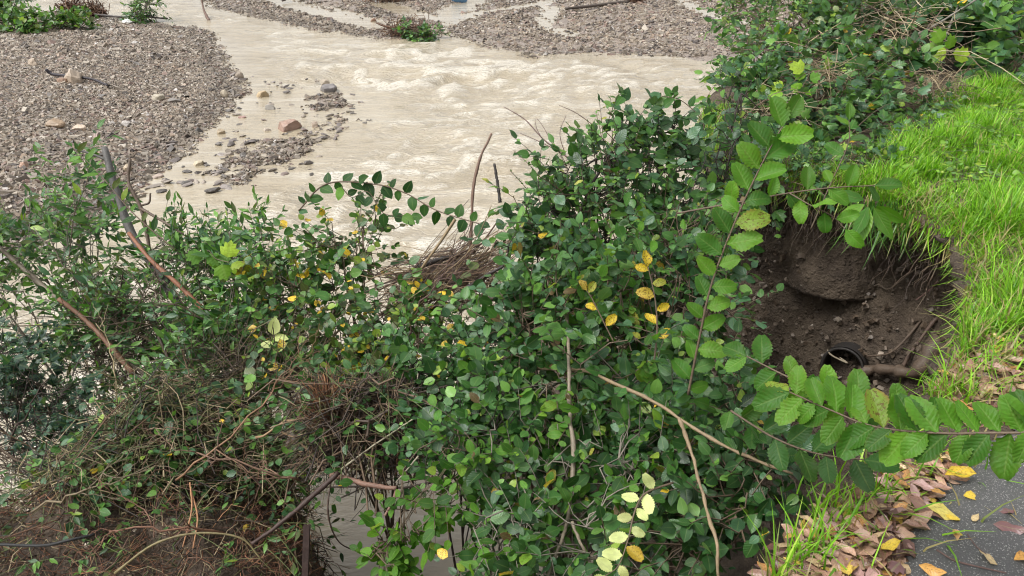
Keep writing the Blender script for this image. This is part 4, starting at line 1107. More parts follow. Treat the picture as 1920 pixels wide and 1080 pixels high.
shrub('elm_shrub', 'dark elm shrub below the hollow carrying a tan diagonal branch', 'shrub', [(.8, 2.5, -1.6), (.6, 2.7, -1.9)],
      [blob(1330, 780, 2.95, 80, 75), blob(1290, 890, 2.65, 90, 85), blob(1370, 980, 2.4, 50, 80), blob(1400, 870, 2.5, 55, 50), blob(1280, 1020, 2.45, 80, 60)],
      'oval', .054, 'dark', 270, 8, .15, .010, BARK_BROWN, 34, up=.1, droop=.3, limit=300,
      stems=[([(1010, 690, 3.3), (1090, 692, 2.95), (1130, 705, 2.75), (1200, 740, 2.58), (1300, 796, 2.45), (1390, 845, 2.36), (1490, 885, 2.3)], .009, .004, (.20, .145, .085, 0)), ([(1275, 785, 2.44), (1298, 850, 2.4), (1325, 940, 2.3), (1345, 1010, 2.2), (1356, 1090, 2.15)], .006, .005, (.20, .145, .085, 0))])
shrub('hazel_shrub', 'paler toothed leaves growing through the middle of the tangle', 'shrub', [(.6, 3.3, -2.1), (.3, 3.2, -2.4)],
      [blob(1060, 600, 3.3, 110, 70), blob(1180, 560, 3.3, 100, 80), blob(1280, 540, 3.3, 70, 70), blob(1120, 700, 3.0, 120, 60), blob(950, 700, 3.2, 80, 60)], 'hazel', .066, 'mixed', 120, 7, .2, .008, BARK_BROWN, 131, up=.3, limit=300, clump=4, mat=M_ELM)
shrub('hazel_shrub', 'toothed mid green leaves mixed into the dark shrub at the lower centre', 'shrub', [(.4, 2.7, -2.2), (.1, 2.8, -2.5)],
      [blob(1090, 830, 2.8, 110, 70), blob(1210, 880, 2.65, 90, 80), blob(960, 860, 2.85, 90, 70), blob(930, 1000, 2.6, 90, 60), blob(1100, 1000, 2.5, 90, 60)], 'hazel', .058, 'mixed', 120, 7, .17, .007, BARK_GREY, 132, up=.1, droop=.3, limit=300, clump=4, mat=M_ELM)
shrub('rose_shrub', 'small bright leaves threading through the upper dogwood', 'shrub', [(.8, 3.9, -2.0)],
      [blob(1080, 400, 3.9, 100, 70), blob(1220, 420, 3.8, 90, 60), blob(1300, 480, 3.7, 60, 80), blob(1180, 330, 4.0, 80, 50)], 'small', .046, 'mixed', 150, 9, .2, .006, BARK_BROWN, 133, up=.35, limit=300, clump=4)
shrub('bindweed_shrub', 'dark shrub with rounded leaves left of the grey stem above the water', 'shrub', [(-.2, 3.0, -2.6)],
      [blob(880, 740, 3.4, 90, 80), blob(800, 720, 3.55, 80, 60), blob(850, 840, 3.1, 70, 60), blob(940, 820, 3.0, 60, 60), blob(900, 660, 3.6, 70, 50)],
      'round', .05, 'dark', 300, 8, .17, .010, BARK_DARK, 35, up=.1, droop=.25, limit=300)
shrub('climbing_ivy', 'fresh green climbing stems trailing down over the water at the lower centre', 'climber', [P(905, 770, 3.0), P(860, 800, 2.95)],
      [blob(865, 875, 2.85, 30, 45), blob(830, 930, 2.78, 35, 25), blob(790, 950, 2.78, 30, 22), blob(715, 1030, 2.85, 30, 22), blob(770, 1010, 2.75, 30, 20)],
      'oval', .055, 'elm', 46, 7, .14, .003, BARK_BROWN, 36, up=.0, droop=.4, limit=300, clump=3, mat=M_ELM)
shrub('turning_shrub', 'shrub with small round leaves turning yellow above the driftwood, centre left', 'shrub', [(-.9, 4.0, -2.7), (-1.3, 4.3, -2.7)],
      [blob(690, 590, 4.2, 90, 55), blob(780, 650, 3.95, 80, 55), blob(640, 680, 4.1, 100, 60), blob(580, 570, 4.4, 80, 70), blob(730, 720, 3.85, 80, 45), blob(640, 480, 4.5, 45, 60), blob(690, 440, 4.5, 40, 40), blob(870, 600, 3.9, 60, 45)],
      'round', .056, 'turning', 430, 8, .2, .010, BARK_BROWN, 37, up=.25, limit=300)
shrub('privet_shrub', 'big privet shrub with narrow leaves at the left edge over pale water', 'shrub', [(-2.6, 4.6, -2.7), (-3.1, 4.5, -2.7)],
      [blob(40, 440, 5.3, 70, 60), blob(150, 450, 5.1, 100, 70), blob(60, 560, 4.9, 90, 70), blob(190, 560, 4.9, 110, 80), blob(160, 650, 4.7, 70, 40), blob(250, 650, 4.7, 90, 60), blob(140, 350, 5.3, 60, 40), blob(-60, 500, 5., 80, 90)],
      'lance', .085, 'privet', 420, 10, .22, .012, BARK_GREY, 38, up=.55, limit=300, shell=.6)
shrub('privet_shrub', 'privet shrub with upright shoots right of the broken trunks', 'shrub', [(-1.9, 4.5, -2.7), (-1.6, 4.4, -2.7)],
      [blob(330, 500, 5.0, 80, 60), blob(430, 520, 4.8, 90, 70), blob(370, 600, 4.7, 100, 60), blob(500, 570, 4.6, 90, 60), blob(460, 660, 4.5, 100, 55), blob(340, 690, 4.5, 80, 40), blob(480, 460, 4.8, 60, 40), blob(540, 650, 4.4, 60, 50)],
      'lance', .08, 'privet', 480, 10, .22, .012, BARK_GREY, 39, up=.6, limit=300, shell=.6)
shrub('ivy', 'dark blue green ivy clump hanging at the left edge', 'ivy', [(-3.1, 4.2, -2.2)],
      [blob(10, 670, 4.15, 50, 55), blob(50, 735, 4.1, 50, 40), blob(115, 765, 4.05, 50, 35), blob(180, 795, 4.0, 55, 25)], 'ivy', .085, 'ivy', 190, 7, .14, .01, BARK_DARK, 40, up=.0, droop=.3, limit=300, face=.5)
# sparse low leaves on the mound
def creeper(name, label, src, n, kind, size, pal, seed, limit=300):
    r = np.random.default_rng(seed); s = src[r.integers(0, len(src), n)]; base = s[0].copy()
    root = empty(name, base); tag(root, label, 'creeper')
    pts = s + np.array([0, 0, .04]) + np.abs(r.normal(0, .05, (n, 1))) * np.array([0, 0, 1])
    t = np.linspace(0, 1, 6); d = norm(np.column_stack([r.normal(0, 1, (n, 2)), r.uniform(-.1, .4, n)])); L = r.uniform(.15, .4, n)
    line = pts[:, None] + d[:, None] * (L[:, None] * t)[..., None]; line[..., 2] -= .25 * (t ** 2)[None] * L[:, None]
    mb = MB(); tubes(mb, line - base, np.linspace(.002, .001, 6)[None] * np.ones((n, 1)), 3, (.1, .13, .04, 0), False); tag(link('twigs', mb.mesh('twigs', M_BARK), root), kind='stuff')
    k = 4; tt = r.uniform(.1, 1, (n, k)); pos = pts[:, None] + d[:, None] * (L[:, None] * tt)[..., None]; pos[..., 2] -= .25 * tt ** 2 * L[:, None]
    ld = norm(r.normal(0, 1, (n, k, 3)) * np.array([1, 1, .4])); nm = norm(np.array([0, -.2, 1.]) + r.normal(0, .4, (n, k, 3)))
    cols = [c for c, _ in PALS[pal]]
    place_leaves(root, pos.reshape(-1, 3), ld.reshape(-1, 3), nm.reshape(-1, 3), size * r.uniform(.5, 1.2, n * k), kind, pick([w for _, w in PALS[pal]], n * k, r), cols, r, limit)
creeper('creeping_ivy', 'scattered small green leaves trailing over the dry stems of the mound', up_pts, 640, 'oval', .05, 'bramble', 51)
creeper('creeping_ivy', 'dark green leaves growing through the debris above the hole', DEB, 120, 'oval', .052, 'dark', 55)
creeper('privet_shoots', 'narrow green leaves sprouting from the mound near the lower edge', lo_pts, 190, 'lance', .055, 'willow', 52)
creeper('privet_shoots', 'narrow leafy shoots at the right flank of the mound below the rootlets', MPTS[np.hypot(project(MPTS)[0] - 575, (project(MPTS)[1] - 930) * .7) < 90], 70, 'lance', .06, 'privet', 53)

vg = in_poly(GRASS, 400, .3); vpx = project(np.column_stack([vg, np.zeros(400)]))[0]; vg = vg[vpx < 1980]
creeper('clover', 'small round clover leaves between the grass blades of the verge', np.column_stack([vg, ground_z(vg[:, 0], vg[:, 1])]), 170, 'round', .04, 'lime', 54, 200)
# single branches in front
leafy_branch('elm_branch', 'elm branch with large toothed leaves reaching in from the right over the asphalt', [(1.75, .75, .05), (1.55, 1.0, .55), (2020, 822, 1.5), (1900, 812, 1.55), (1760, 812, 1.62), (1640, 800, 1.72), (1560, 770, 1.8), (1480, 735, 1.9)], .004, .002, 'elm', .09, .019, 'elm', 61,
             cat='branch', skip=.42, face=1., jitter=.24, spread=1.1)
leafy_branch('elm_branch', 'dark elm twig low between shrub and grass tuft', [(1370, 770, 2.35), (1450, 820, 2.25), (1530, 850, 2.15), (1620, 862, 2.05)], .004, .002, 'elm', .09, .04, 'elmdark', 60, face=.9, jitter=.2, spread=1.)
leafy_branch('elm_branch', 'elm twig with serrated leaves in front of the black pipe', [(1760, 800, 1.75), (1660, 762, 1.8), (1560, 742, 1.9), (1480, 708, 1.98), (1400, 668, 2.05)], .004, .002, 'elm', .08, .045, 'elm', 62, face=1.1, jitter=.15, spread=1.1)
leafy_branch('elm_branch', 'upright elm branch with light green leaves left of the hollow', [(1290, 740, 2.5), (1310, 640, 2.45), (1335, 530, 2.4), (1385, 400, 2.35), (1440, 285, 2.3), (1475, 225, 2.3)], .0045, .002, 'elm', .08, .036, 'elm', 63, skip=.02, face=1., jitter=.2, tipgrow=1.4)
leafy_branch('elm_branch', 'thin elm twig with small leaves between grass and upright branch', [(1520, 430, 2.9), (1555, 350, 2.9), (1590, 270, 2.9), (1592, 225, 2.9)], .003, .0015, 'elm', .075, .06, 'elm', 64, skip=.3)
leafy_branch('elm_branch', 'long thin elm twig drooping over the top of the hollow', [(1270, 400, 3.0), (1380, 380, 2.9), (1480, 362, 2.85), (1560, 352, 2.8), (1640, 348, 2.75)], .004, .002, 'elm', .085, .07, 'elm', 65, skip=.2)
leafy_branch('elm_branch', 'cluster of drooping elm leaves hanging in front of the soil', [(1480, 362, 2.85), (1520, 385, 2.8), (1560, 405, 2.78), (1585, 430, 2.76)], .003, .0015, 'elm', .085, .05, 'elm', 66, skip=.2)
leafy_branch('yellow_branch', 'branch with spotted yellow and brown leaves in the middle of the shrubs', [(1225, 690, 2.75), (1232, 620, 2.75), (1228, 560, 2.75), (1215, 500, 2.75)], .004, .002, 'elm', .066, .05, 'spotty', 67, skip=.3)
leafy_branch('yellow_branch', 'few yellow spotted leaves left of the yellow branch', [(1150, 640, 2.8), (1130, 600, 2.8), (1110, 560, 2.8), (1100, 545, 2.8)], .003, .002, 'elm', .06, .07, 'spotty', 68, skip=.3)
def pale_twig():
    PALS['pale'] = [((.55, .60, .25, .05), 4), ((.48, .50, .2, .2), 2), ((.6, .42, .05, .6), .8)]
    leafy_branch('pale_twig', 'hanging twig with pale yellowish leaves at the lower edge', [(1262, 905, 2.25), (1210, 925, 2.2), (1190, 960, 2.18), (1178, 1010, 2.15), (1160, 1060, 2.12), (1135, 1080, 2.1)], .0035, .0015, 'elm', .055, .028, 'pale', 69, skip=.2, spread=1.2, jitter=.12)
pale_twig()
leafy_branch('dogwood_vine', 'arching vine with dark pointed leaves over the river, centre left', [(560, 395, 4.5), (612, 345, 4.45), (700, 345, 4.4), (760, 362, 4.35), (820, 395, 4.25), (900, 420, 4.1)], .005, .003, 'oval', .085, .05, 'dark', 70, jitter=.35)
leafy_branch('dogwood_vine', 'hanging shoot with dark leaves below the arching vine', [(640, 350, 4.42), (660, 370, 4.42), (690, 360, 4.4), (720, 400, 4.38), (770, 405, 4.35)], .003, .002, 'oval', .085, .06, 'dark', 71, jitter=.4)
leafy_branch('lime_leaves', 'lime green lobed leaves among the privet shoots', [(385, 500, 4.3), (390, 470, 4.3), (405, 485, 4.28), (430, 492, 4.25)], .003, .002, 'vine', .13, .05, 'lime', 72)
leafy_branch('lime_leaves', 'pale green three part leaf above the mound', [(512, 660, 4.0), (512, 640, 4.0), (513, 628, 4.0)], .002, .001, 'oval', .09, .035, 'pale', 73)
leafy_branch('willow_shoot', 'thin willow shoot with narrow leaves in front of the gravel bar', [(330, 470, 4.7), (250, 400, 4.75), (190, 330, 4.8), (135, 275, 4.9)], .005, .002, 'lance', .1, .05, 'willow', 74, jitter=.35)
leafy_branch('willow_shoot', 'second willow shoot left of the broken trunk', [(130, 480, 4.9), (140, 400, 4.95), (165, 330, 5.), (150, 290, 5.)], .004, .002, 'lance', .1, .06, 'willow', 75, jitter=.35)
leafy_branch('ivy_shoot', 'upright leafy shoot topping the dogwood against the pale water', [(1230, 300, 4.2), (1290, 270, 4.2), (1320, 235, 4.2), (1280, 190, 4.2), (1240, 180, 4.2)], .004, .002, 'oval', .085, .06, 'dark', 76, jitter=.3)
leafy_branch('autumn_shoot', 'orange and brown leaf cluster near the lime green leaves', [(450, 520, 4.4), (455, 505, 4.4), (460, 495, 4.4)], .003, .002, 'oval', .06, .012, 'spotty', 77, jitter=.5)

# dead wood sticking up
stick('broken_trunk', 'broken grey trunk leaning left in front of the gravel bar', [P(375, 640, 4.75), P(300, 520, 4.8), P(240, 430, 4.85), P(212, 340, 4.9), P(193, 278, 4.95)], .032, .02, (.08, .075, .07, 0), [([P(200, 300, 4.93), P(170, 288, 4.95), P(140, 280, 4.97)], .01, .006)], seed=81, cat='trunk', knob=.1)
stick('broken_trunk', 'bent dead branch with broken top right of the leaning trunk', [P(285, 500, 4.8), P(268, 400, 4.8), P(243, 345, 4.8), P(246, 300, 4.8)], .014, .010, (.10, .07, .05, 0), [([P(262, 390, 4.8), P(300, 412, 4.75), P(345, 440, 4.7)], .011, .006), ([P(266, 385, 4.8), P(280, 380, 4.8), P(283, 362, 4.8)], .008, .006)], seed=82, cat='branch')
stick('peeled_branch', 'reddish peeled branch slanting down through the privet', [P(242, 437, 4.6), P(285, 490, 4.5), P(330, 530, 4.45), P(385, 585, 4.4)], .012, .014, BARK_RED, seed=83, cat='branch')
stick('peeled_branch', 'second reddish broken branch lower left in the privet', [P(110, 560, 4.4), P(150, 590, 4.4), P(190, 630, 4.35), P(250, 700, 4.3)], .012, .016, (.14, .07, .04, 0), seed=84, cat='branch')
stick('dead_stick', 'tall crooked dead stick standing against the brown river', [P(872, 560, 4.4), P(884, 440, 4.4), P(888, 360, 4.4), P(900, 300, 4.4), P(922, 250, 4.4)], .011, .007, (.14, .085, .06, 0), seed=85, cat='stick')
stick('dead_stick', 'short black stub of a stick beside the tall crooked one', [P(938, 380, 4.4), P(933, 345, 4.4), P(928, 308, 4.4)], .010, .008, (.03, .025, .022, 0), seed=86)
stick('dead_twig', 'bare brown twig fanning up left against the river', [P(1070, 300, 4.3), P(1020, 262, 4.35), P(985, 225, 4.4), P(945, 200, 4.4)], .005, .002, (.12, .07, .06, 0), [([P(1050, 285, 4.3), P(1010, 265, 4.3), P(975, 250, 4.3)], .003, .0015), ([P(1060, 290, 4.3), P(1050, 250, 4.3), P(1062, 215, 4.3)], .003, .0012), ([P(1040, 278, 4.32), P(1020, 240, 4.33), P(1005, 220, 4.34)], .0025, .001), ([P(1015, 258, 4.35), P(1006, 240, 4.35), P(1003, 222, 4.35)], .0025, .001)], seed=87, cat='twig')
stick('dead_twig', 'single bare twig above the dogwood pointing up left', [P(1120, 240, 4.4), P(1080, 212, 4.4), P(1047, 197, 4.4)], .003, .0015, (.15, .1, .08, 0), seed=88, cat='twig')
stick('driftwood_log', 'blackened driftwood stick on top of the flood tangle', [P(785, 502, 4.3), P(820, 487, 4.3), P(860, 478, 4.3)], .016, .012, (.02, .016, .014, 0), seed=89, cat='driftwood')
stick('driftwood_log', 'brown branch crossing below the flood tangle', [P(860, 580, 4.1), P(905, 565, 4.05), P(950, 545, 4.0)], .014, .011, (.09, .06, .045, 0), seed=90, cat='driftwood')
stick('driftwood_log', 'dark branch rising right of the flood tangle', [P(860, 550, 4.15), P(900, 525, 4.1), P(945, 500, 4.05)], .011, .008, (.03, .022, .02, 0), seed=91, cat='driftwood')
stick('driftwood_log', 'long pale brown limb lying left to right in the turning shrub', [P(660, 640, 4.25), P(720, 585, 4.3), P(800, 555, 4.3), P(900, 545, 4.2)], .008, .006, (.12, .08, .055, 0), seed=92, cat='driftwood')
stick('privet_limb', 'grey limb running through the left privet to lower right', [P(-40, 430, 5.1), P(60, 520, 4.9), P(200, 640, 4.6), P(290, 720, 4.5)], .014, .018, (.13, .105, .075, 0), seed=93, cat='branch')
stick('privet_limb', 'brown limb from the privet down behind the turning shrub', [P(300, 500, 4.7), P(400, 600, 4.5), P(480, 670, 4.4), P(560, 720, 4.3)], .012, .014, (.1, .075, .05, 0), seed=94, cat='branch')

# ------------------------------------------------------------------ growth on the bank to the right
shrub('bramble', 'bramble and ivy thicket spilling over the bank beyond the hollow', 'bramble', [(2.2, 6.0, -.05), (1.9, 5.6, -.1)],
      [blob(1450, 180, 6.0, 80, 55), blob(1560, 170, 6.0, 80, 50), blob(1480, 260, 5.6, 70, 45), blob(1590, 240, 5.7, 70, 45), blob(1400, 200, 5.9, 40, 80), blob(1640, 190, 6.0, 60, 40), blob(1540, 310, 5.2, 60, 25), blob(1420, 320, 5.0, 60, 40)],
      'vine', .115, 'bramble', 420, 7, .2, .006, BARK_BROWN, 101, up=.3, limit=300, flat=1.)
shrub('bramble', 'nettles and bramble leaves behind the grass verge', 'bramble', [(3.2, 7.1, .05), (3.8, 7.3, .05)],
      [blob(1660, 150, 6.6, 80, 45), blob(1560, 100, 6.9, 90, 40), blob(1700, 60, 7.6, 80, 40), blob(1640, 60, 7.4, 70, 40)], 'oval', .12, 'bramble', 300, 8, .22, .006, BARK_BROWN, 102, up=.3, limit=300, flat=1.)
shrub('bramble', 'grey green leafy bush at the right edge beyond the grass', 'bramble', [(4.8, 7.0, .05), (5.2, 7.4, .05)],
      [blob(1850, 60, 7.4, 60, 45), blob(1900, 130, 6.9, 50, 50), blob(1840, 110, 7.2, 35, 30), blob(1930, 30, 7.6, 60, 60), blob(1980, 160, 6.8, 60, 50)], 'oval', .13, 'bramble', 230, 8, .22, .006, BARK_BROWN, 103, up=.3, limit=300, flat=1.)
shrub('hedge_shrub', 'dark dense shrub behind the brambles at the top edge', 'shrub', [(4.4, 9.2, .1), (5.6, 9.4, .1)],
      [blob(1640, -10, 9.0, 90, 40), blob(1760, -20, 9.2, 90, 50), blob(1880, -20, 9.0, 90, 50), blob(1720, -110, 9.5, 160, 60), blob(1950, -90, 9.3, 120, 70), blob(1800, 30, 9.4, 120, 40)], 'oval', .1, 'dark', 420, 9, .25, .016, BARK_GREY, 104, limit=300)
shrub('willow_shrub', 'small leaved willow shrub above the river at the top right', 'shrub', [(2.9, 7.6, -.1), (3.3, 8.0, -.05)],
      [blob(1420, 45, 7.5, 60, 40), blob(1500, 60, 7.8, 70, 45), blob(1450, 110, 7.2, 55, 45), blob(1550, 10, 8, 80, 40), blob(1400, 110, 7.1, 30, 60), blob(1390, 10, 7.8, 40, 25), blob(1480, -60, 8, 100, 60)], 'small', .075, 'willow', 520, 10, .24, .012, BARK_BROWN, 105, up=.3, limit=300)
leafy_branch('willow_shoot', 'thin drooping willow twigs hanging over the river at upper right', [(1400, 120, 7.), (1350, 150, 6.9), (1320, 190, 6.8)], .004, .002, 'small', .09, .05, 'lime', 106, jitter=.4)
leafy_branch('willow_shoot', 'willow twig reaching left over the far gravel', [(1420, 60, 7.4), (1370, 55, 7.4), (1335, 40, 7.4)], .004, .002, 'small', .1, .06, 'willow', 107, jitter=.4)
leafy_branch('lime_leaves', 'single bright lime maple leaf in the dry brambles at upper right', [(1785, 118, 6.7), (1778, 100, 6.7), (1770, 85, 6.7)], .003, .002, 'vine', .22, .05, 'lime', 108)
leafy_branch('lime_leaves', 'yellow green leaves on the near side of the bramble thicket', [(1500, 170, 5.5), (1512, 150, 5.5), (1516, 135, 5.5), (1470, 165, 5.5)], .003, .002, 'vine', .15, .09, 'lime', 109)
shrub('ground_ivy', 'low ivy and weeds on the strip between hollow rim and thicket', 'ivy', [(2.1, 4.9, -.03), (1.7, 5.0, -.03)],
      [blob(1500, 335, 4.75, 60, 14), blob(1570, 315, 4.95, 60, 14), blob(1640, 290, 5.2, 55, 12), blob(1690, 250, 5.6, 40, 12), blob(1740, 205, 6.1, 45, 12)], 'ivy', .085, 'bramble', 210, 7, .14, .004, BARK_BROWN, 111, up=.15, limit=300, flat=1., clump=4)
mb = MB()
def dry_patch(cx, cy, d, rx, ry, N, seed, lo=.3, hi=.9, r0=.004):
    r = np.random.default_rng(seed); c, rad = blob(cx, cy, d, rx, ry)
    src = c + r.normal(0, .5, (400, 3)) * rad
    a = straw(N, src, lo, hi, .03, .5, [(.32, .25, .15, 0), (.2, .14, .09, 0), (.38, .33, .22, 0), (.12, .08, .06, 0)], [3, 3, 2, 2], r0, seed, .02)
    tubes(mb, *a[:2], 3, a[2], False)
dry_patch(1700, 50, 7.3, 90, 40, 150, 1); dry_patch(1540, 160, 5.9, 50, 30, 160, 2, .2, .6, .003); dry_patch(1850, 110, 7.4, 60, 40, 90, 3); dry_patch(1450, 230, 5.6, 50, 40, 150, 4, .2, .6, .003); dry_patch(1570, 315, 4.9, 80, 16, 110, 5, .1, .3, .0018); dry_patch(1760, 170, 6.3, 60, 15, 200, 6, .1, .4, .0025)
dry_patch(1640, 100, 6.8, 120, 40, 70, 7, .4, 1.2)
tag(link('dry_brambles', mb.mesh('dry_brambles', M_BARK)), 'dead straw and bramble canes matted in the right hand thicket', 'debris', kind='stuff')
for k, (a, lab) in enumerate([([(1640, 100, 7.0), (1740, 55, 7.1), (1830, 0, 7.2)], 'long grey cane slanting up right through the brambles'), ([(1770, 75, 7.1), (1785, 40, 7.2), (1800, 5, 7.3)], 'short grey cane rising behind the slanting one'), ([(1620, 130, 6.4), (1680, 118, 6.4), (1740, 112, 6.5)], 'dark cane lying level in the thicket')]):
    stick('cane', lab, [P(*q) for q in a], .014 if k < 2 else .01, .008, (.2, .18, .15, 0) if k < 2 else (.05, .04, .03, 0), seed=110 + k, cat='cane')
# leaves of a weed hanging over the rim
def weed():
    r = np.random.default_rng(3); c = P(1632, 378, 3.35); root = empty('weed', c); tag(root, 'broad leaved weed hanging over the rim of the hollow', 'plant')
    angs = np.array([-2.3, -1.95, -1.6, -1.3, -2.8, -.5, 2.9]); rt = np.array([1., 0, 0]); up_ = np.array([0, SP, CP])
    d = norm(np.cos(angs)[:, None] * rt + np.sin(angs)[:, None] * up_ + r.normal(0, .1, (7, 3)))
    cols = [c_ for c_, _ in PALS['elm']]
    place_leaves(root, np.repeat(c[None], 7, 0) + d * .03, d, norm(norm(EYE - c) + r.normal(0, .2, (7, 3))), r.uniform(.13, .18, 7), 'lance', pick([1, 1, 1], 7, r), cols, r)
    mb = MB(); tubes(mb, spline([np.zeros(3), np.array([.03, .06, .05]), np.array([.1, .15, .03])], 8), np.linspace(.004, .003, 8), 5, (.2, .22, .1, 0)); link('stem', mb.mesh('stem', M_BARK), root)
weed()

# ------------------------------------------------------------------ leaf litter and single leaves on the asphalt
rng = np.random.default_rng(23)
LIT_PAL = [((.27, .15, .105, .5), 4), ((.42, .26, .18, .5), 4), ((.13, .065, .055, .4), 2), ((.52, .38, .22, .6), 2.5), ((.58, .42, .08, .7), 1.3), ((.48, .24, .08, .6), .8), ((.36, .22, .20, .3), 2.5)]
LIT_WORD = ['brown', 'light brown', 'dark brown', 'tan', 'yellow', 'orange', 'mauve']
def fallen(name, label, pos, ang, size, col, var, group=None, tilt=(0, 0), kind='fallen'):
    o = link(name, leaf_mesh(kind, var, col, M_DEAD, 'fallen_leaf'), None, pos)
    o.scale = (size, size, size); o.rotation_euler = (tilt[0], tilt[1], ang)
    tag(o, label, 'leaf', group); return o
def litter(poly, n, label, group, zoff=0., sz=(.048, .082)):
    pts = in_poly(np.array([G(a, b, 0.)[:2] for a, b in poly]), n)
    z = ground_z(pts[:, 0], pts[:, 1]); on = poly_sd(ASPH, pts[:, 0], pts[:, 1]) > .02; z = np.where(on, ASPH_Z, z)
    ci = pick([w for _, w in LIT_PAL], n, rng)
    for i in range(n):
        w_ = LIT_WORD[ci[i]]; fallen('fallen_leaf', w_ + ' ' + label, (pts[i, 0], pts[i, 1], z[i] + .008 + rng.random() * .02), rng.uniform(0, 6.28), rng.uniform(*sz), LIT_PAL[ci[i]][0], int(rng.integers(8)), w_ + ' ' + group, (rng.normal(0, .17), rng.normal(0, .17)))
litter([(1470, 1095), (1490, 1030), (1545, 985), (1590, 945), (1650, 925), (1690, 940), (1705, 985), (1690, 1040), (1670, 1095)], 150, 'curled fallen leaf in the litter along the near asphalt edge', 'fallen leaves along the near asphalt edge')
litter([(1640, 925), (1660, 885), (1720, 868), (1790, 860), (1780, 890), (1730, 940), (1690, 960)], 50, 'fallen leaf in the strip under the elm branch beside the asphalt', 'fallen leaves under the elm branch')
litter([(1750, 745), (1780, 690), (1880, 650), (1960, 640), (1960, 770), (1900, 785), (1850, 790)], 80, 'fallen leaf between grass and asphalt at the right edge', 'fallen leaves at the right edge')
lp = np.vstack([in_poly(np.array([G(a, b, 0.)[:2] for a, b in pl]), n) for pl, n in (([(1430, 1095), (1480, 1000), (1560, 930), (1660, 880), (1790, 850), (1740, 940), (1705, 1000), (1690, 1095)], 700), ([(1730, 760), (1755, 690), (1850, 645), (1980, 620), (1980, 770), (1850, 800)], 520))])
lz = ground_z(lp[:, 0], lp[:, 1]) + .004; ci = pick([w for _, w in LIT_PAL], len(lp), rng); mb = MB()
Rl = frames(norm(np.column_stack([rng.normal(0, 1, (len(lp), 2)), rng.normal(0, .2, len(lp))])), norm(np.array([0, 0, 1.]) + rng.normal(0, .3, (len(lp), 3))))
for i in range(len(lp)):
    v, f, lc = TPL['fallen'][i % 8]
    mb.add(v @ Rl[i].T * rng.uniform(.035, .075) + [lp[i, 0], lp[i, 1], lz[i]], f, np.array(LIT_PAL[ci[i]][0]) * [.8, .8, .8, 1], lc)
tag(link('leaf_litter', mb.mesh('leaf_litter', M_DEAD)), 'layer of decaying brown leaves beneath the loose ones beside the asphalt', 'litter', kind='stuff')
def on_road(px, py):
    g = G(px, py, ASPH_Z); return (g[0], g[1], ASPH_Z + .008)
Yw, Or, Br, Pu, Cr = (.62, .44, .04, .5), (.5, .26, .06, .6), (.22, .12, .09, .5), (.14, .07, .07, .3), (.5, .38, .2, .6)
for i, (px, py, ln, ang, c, lab) in enumerate([(1772, 928, 24, 1.2, Or, 'round orange leaf on the asphalt left of the yellow one'), (1806, 931, 40, -1.6, Yw, 'yellow leaf with mauve tip on the asphalt'), (1797, 980, 26, .6, Yw, 'small yellow leaf on the asphalt above the round tan one'),
        (1789, 997, 24, 2.8, (.45, .27, .13, .4), 'round tan leaf on the bare asphalt'), (1804, 1008, 18, 1.4, Yw, 'tiny yellow leaf right of the round tan leaf'), (1862, 985, 48, -2.0, Pu, 'long dark mauve leaf lying wet on the asphalt'),
        (1868, 1064, 34, .4, Cr, 'cream leaf upright at the lower right asphalt'), (1900, 1052, 40, -1.4, Or, 'orange tipped leaf at the lower right picture edge'), (1822, 980, 22, -.9, Cr, 'narrow cream leaf right of the small yellow leaf'),
        (1736, 948, 52, -2.3, (.5, .42, .1, .4), 'narrow yellow leaf at the asphalt rim'), (1700, 935, 62, -2.4, Br, 'rolled brown leaf at the asphalt rim'), (1770, 895, 50, -1.6, Yw, 'yellow leaf under the elm leaves on the asphalt rim'),
        (1650, 1035, 40, -1.3, Yw, 'bright yellow leaf on the litter near the lower edge'), (1722, 1062, 40, -2.2, Or, 'long orange leaf on the asphalt beside the litter'), (1690, 1030, 40, .8, Pu, 'dark purple lobed leaf at the litter edge'),
        (1690, 1055, 36, 2.2, Pu, 'dark purple curled leaf below the lobed one'), (1902, 960, 30, 1.5, Pu, 'small shrivelled dark leaf at the right picture edge')]):
    g = np.array(on_road(px, py)); s = ln * project(g)[2] / FPX * 1.15
    fallen('fallen_leaf', lab, g, ang, s, c, i % 8, tilt=(rng.normal(0, .08), rng.normal(0, .08)), kind='vine' if 'lobed' in lab else 'fallen')
stick('twig', 'thin brown twig lying on the asphalt at the lower right', [on_road(1755, 1035), on_road(1790, 1055), on_road(1840, 1068), on_road(1885, 1078)], .003, .002, (.1, .06, .05, 0), seed=130, cat='twig')
stick('twig', 'bent thin twig on the asphalt below the round tan leaf', [on_road(1812, 1005), on_road(1830, 1030), on_road(1850, 1045)], .002, .0015, (.1, .06, .05, 0), seed=131, cat='twig')

